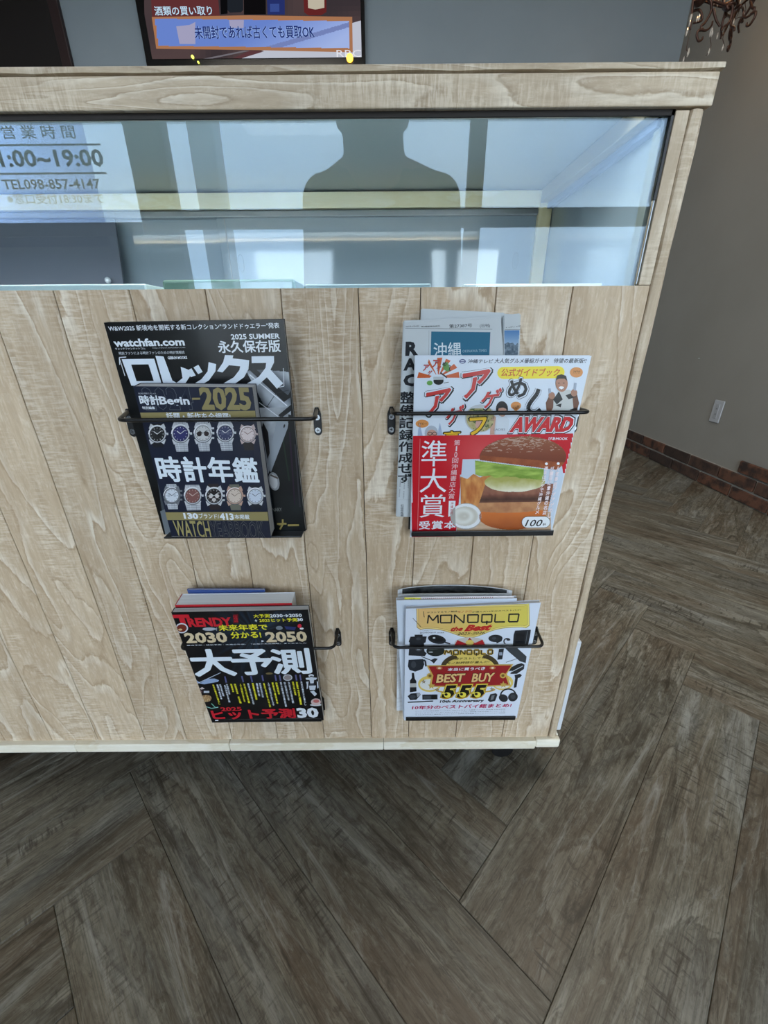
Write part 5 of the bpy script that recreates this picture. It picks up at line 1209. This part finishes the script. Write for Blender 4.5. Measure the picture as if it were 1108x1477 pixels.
for k in range(2):
    s_ = -1 if k == 0 else 1
    cap_bm(b, SH[k], EL[k], .046, .038); cap_bm(b, EL[k], WR[k], .037, .026); cap_bm(b, HP[k], KN[k], .078, .056); cap_bm(b, KN[k], AN[k], .054, .036)
    cap_bm(b, AN[k], (AN[k][0], AN[k][1] + .14, .045), .036, .030)
    W0 = Vector(WR[k]); palm = W0 + Vector((-s_ * .022, .022, .022)); cap_bm(b, W0, palm, .024, .026); cap_bm(b, palm + Vector((0, 0, -.016)), palm + Vector((0, 0, .02)), .018, .018)
    for f_ in range(4):       # fingers reach behind the phone and curl round its edge
        z = palm.z - .024 + f_ * .018; ln = (.018, .023, .021, .016)[f_]
        p0 = Vector((palm.x, palm.y, z)); p1 = Vector((s_ * (.044), palm.y + .022, z + .004)); p2 = Vector((s_ * (.040 - ln * .4), -.0170, z + .006))
        cap_bm(b, p0, p1, .0085, .008, 8, 4); cap_bm(b, p1, p2, .008, .007, 8, 4)
    p0 = palm + Vector((-s_ * .004, -.006, .01)); cap_bm(b, p0, p0 + Vector((-s_ * .012, -.004, .028)), .011, .009, 8, 4); cap_bm(b, p0 + Vector((-s_ * .012, -.004, .028)), Vector((s_ * .024, -.046, palm.z + .046)), .009, .008, 8, 4)
skin = mat('skin', (150, 112, 92), .55)
body = put(obj('body', b, skin), pr); remesh(body, .0045, 2)
b = bmesh.new()
cap_bm(b, T, CHS, .128, .137); cap_bm(b, (-.075, -.17, 1.08), (.075, -.17, 1.08), .095, .095)
for sx in (-1, 1): cap_bm(b, (-.02 + sx * .06, -.16, 1.158), (sx * .132, -.155, 1.126), .050, .056)
cap_bm(b, (-.06, -.28, .69), (.06, -.28, .69), .12, .12)
for k in range(2): cap_bm(b, SH[k], Vector(SH[k]).lerp(Vector(EL[k]), .82), .058, .052)
sh = put(obj('shirt', b, mat('dark_shirt', (46, 48, 54), .9)), pr); remesh(sh, .009, 4)
b = bmesh.new(); cap_bm(b, (-.06, -.285, .655), (.06, -.285, .655), .118, .118)
for k in range(2): cap_bm(b, HP[k], KN[k], .088, .068); cap_bm(b, KN[k], Vector(AN[k]) + Vector((0, 0, .02)), .066, .050)
tr_ = put(obj('trousers', b, mat('dark_trousers', (38, 40, 46), .9)), pr); remesh(tr_, .010, 4)
for k in range(2):
    b = bmesh.new(); cap_bm(b, (AN[k][0], AN[k][1] - .02, .045), (AN[k][0], AN[k][1] + .16, .038), .043, .037); box(AN[k][0] - .04, AN[k][0] + .04, AN[k][1] - .06, AN[k][1] + .19, .001, .018, .006, 2, b)
    s2 = put(obj('shoe', b, mat('black_shoe', (30, 30, 32), .6)), pr); remesh(s2, .007, 3)
b = bmesh.new(); elli(b, (HX, HY - .018, HZ + .034), .086, .092, .092); hr = put(obj('hair', b, mat('black_hair', (24, 22, 22), .7)), pr); remesh(hr, .008, 2)
# phone: its camera sits at the taking position, the body hangs just behind
ph = thing('phone', 'black mobile phone held upright by the reflected photographer', 'phone', (0, -.01, .82)); ph.rotation_euler = (-PITCH, 0, 0)
def php(nm, bm_, m_): o = obj(nm, bm_, m_); o.parent = ph; return o
php('phone_body', box(-.052, .020, -.0085, -.0010, -.128, .022, .003, 3), mat('phone_black', (22, 23, 26), .25)); php('camera_island', box(-.016, .016, -.0012, .0012, -.016, .016, .002, 2), mat('camera_glass', (14, 14, 16), .1)); php('phone_screen', box(-.050, .018, -.0092, -.0086, -.126, .020), mat('phone_screen', (30, 34, 40), .1))
bpy.data.objects.remove(_to)
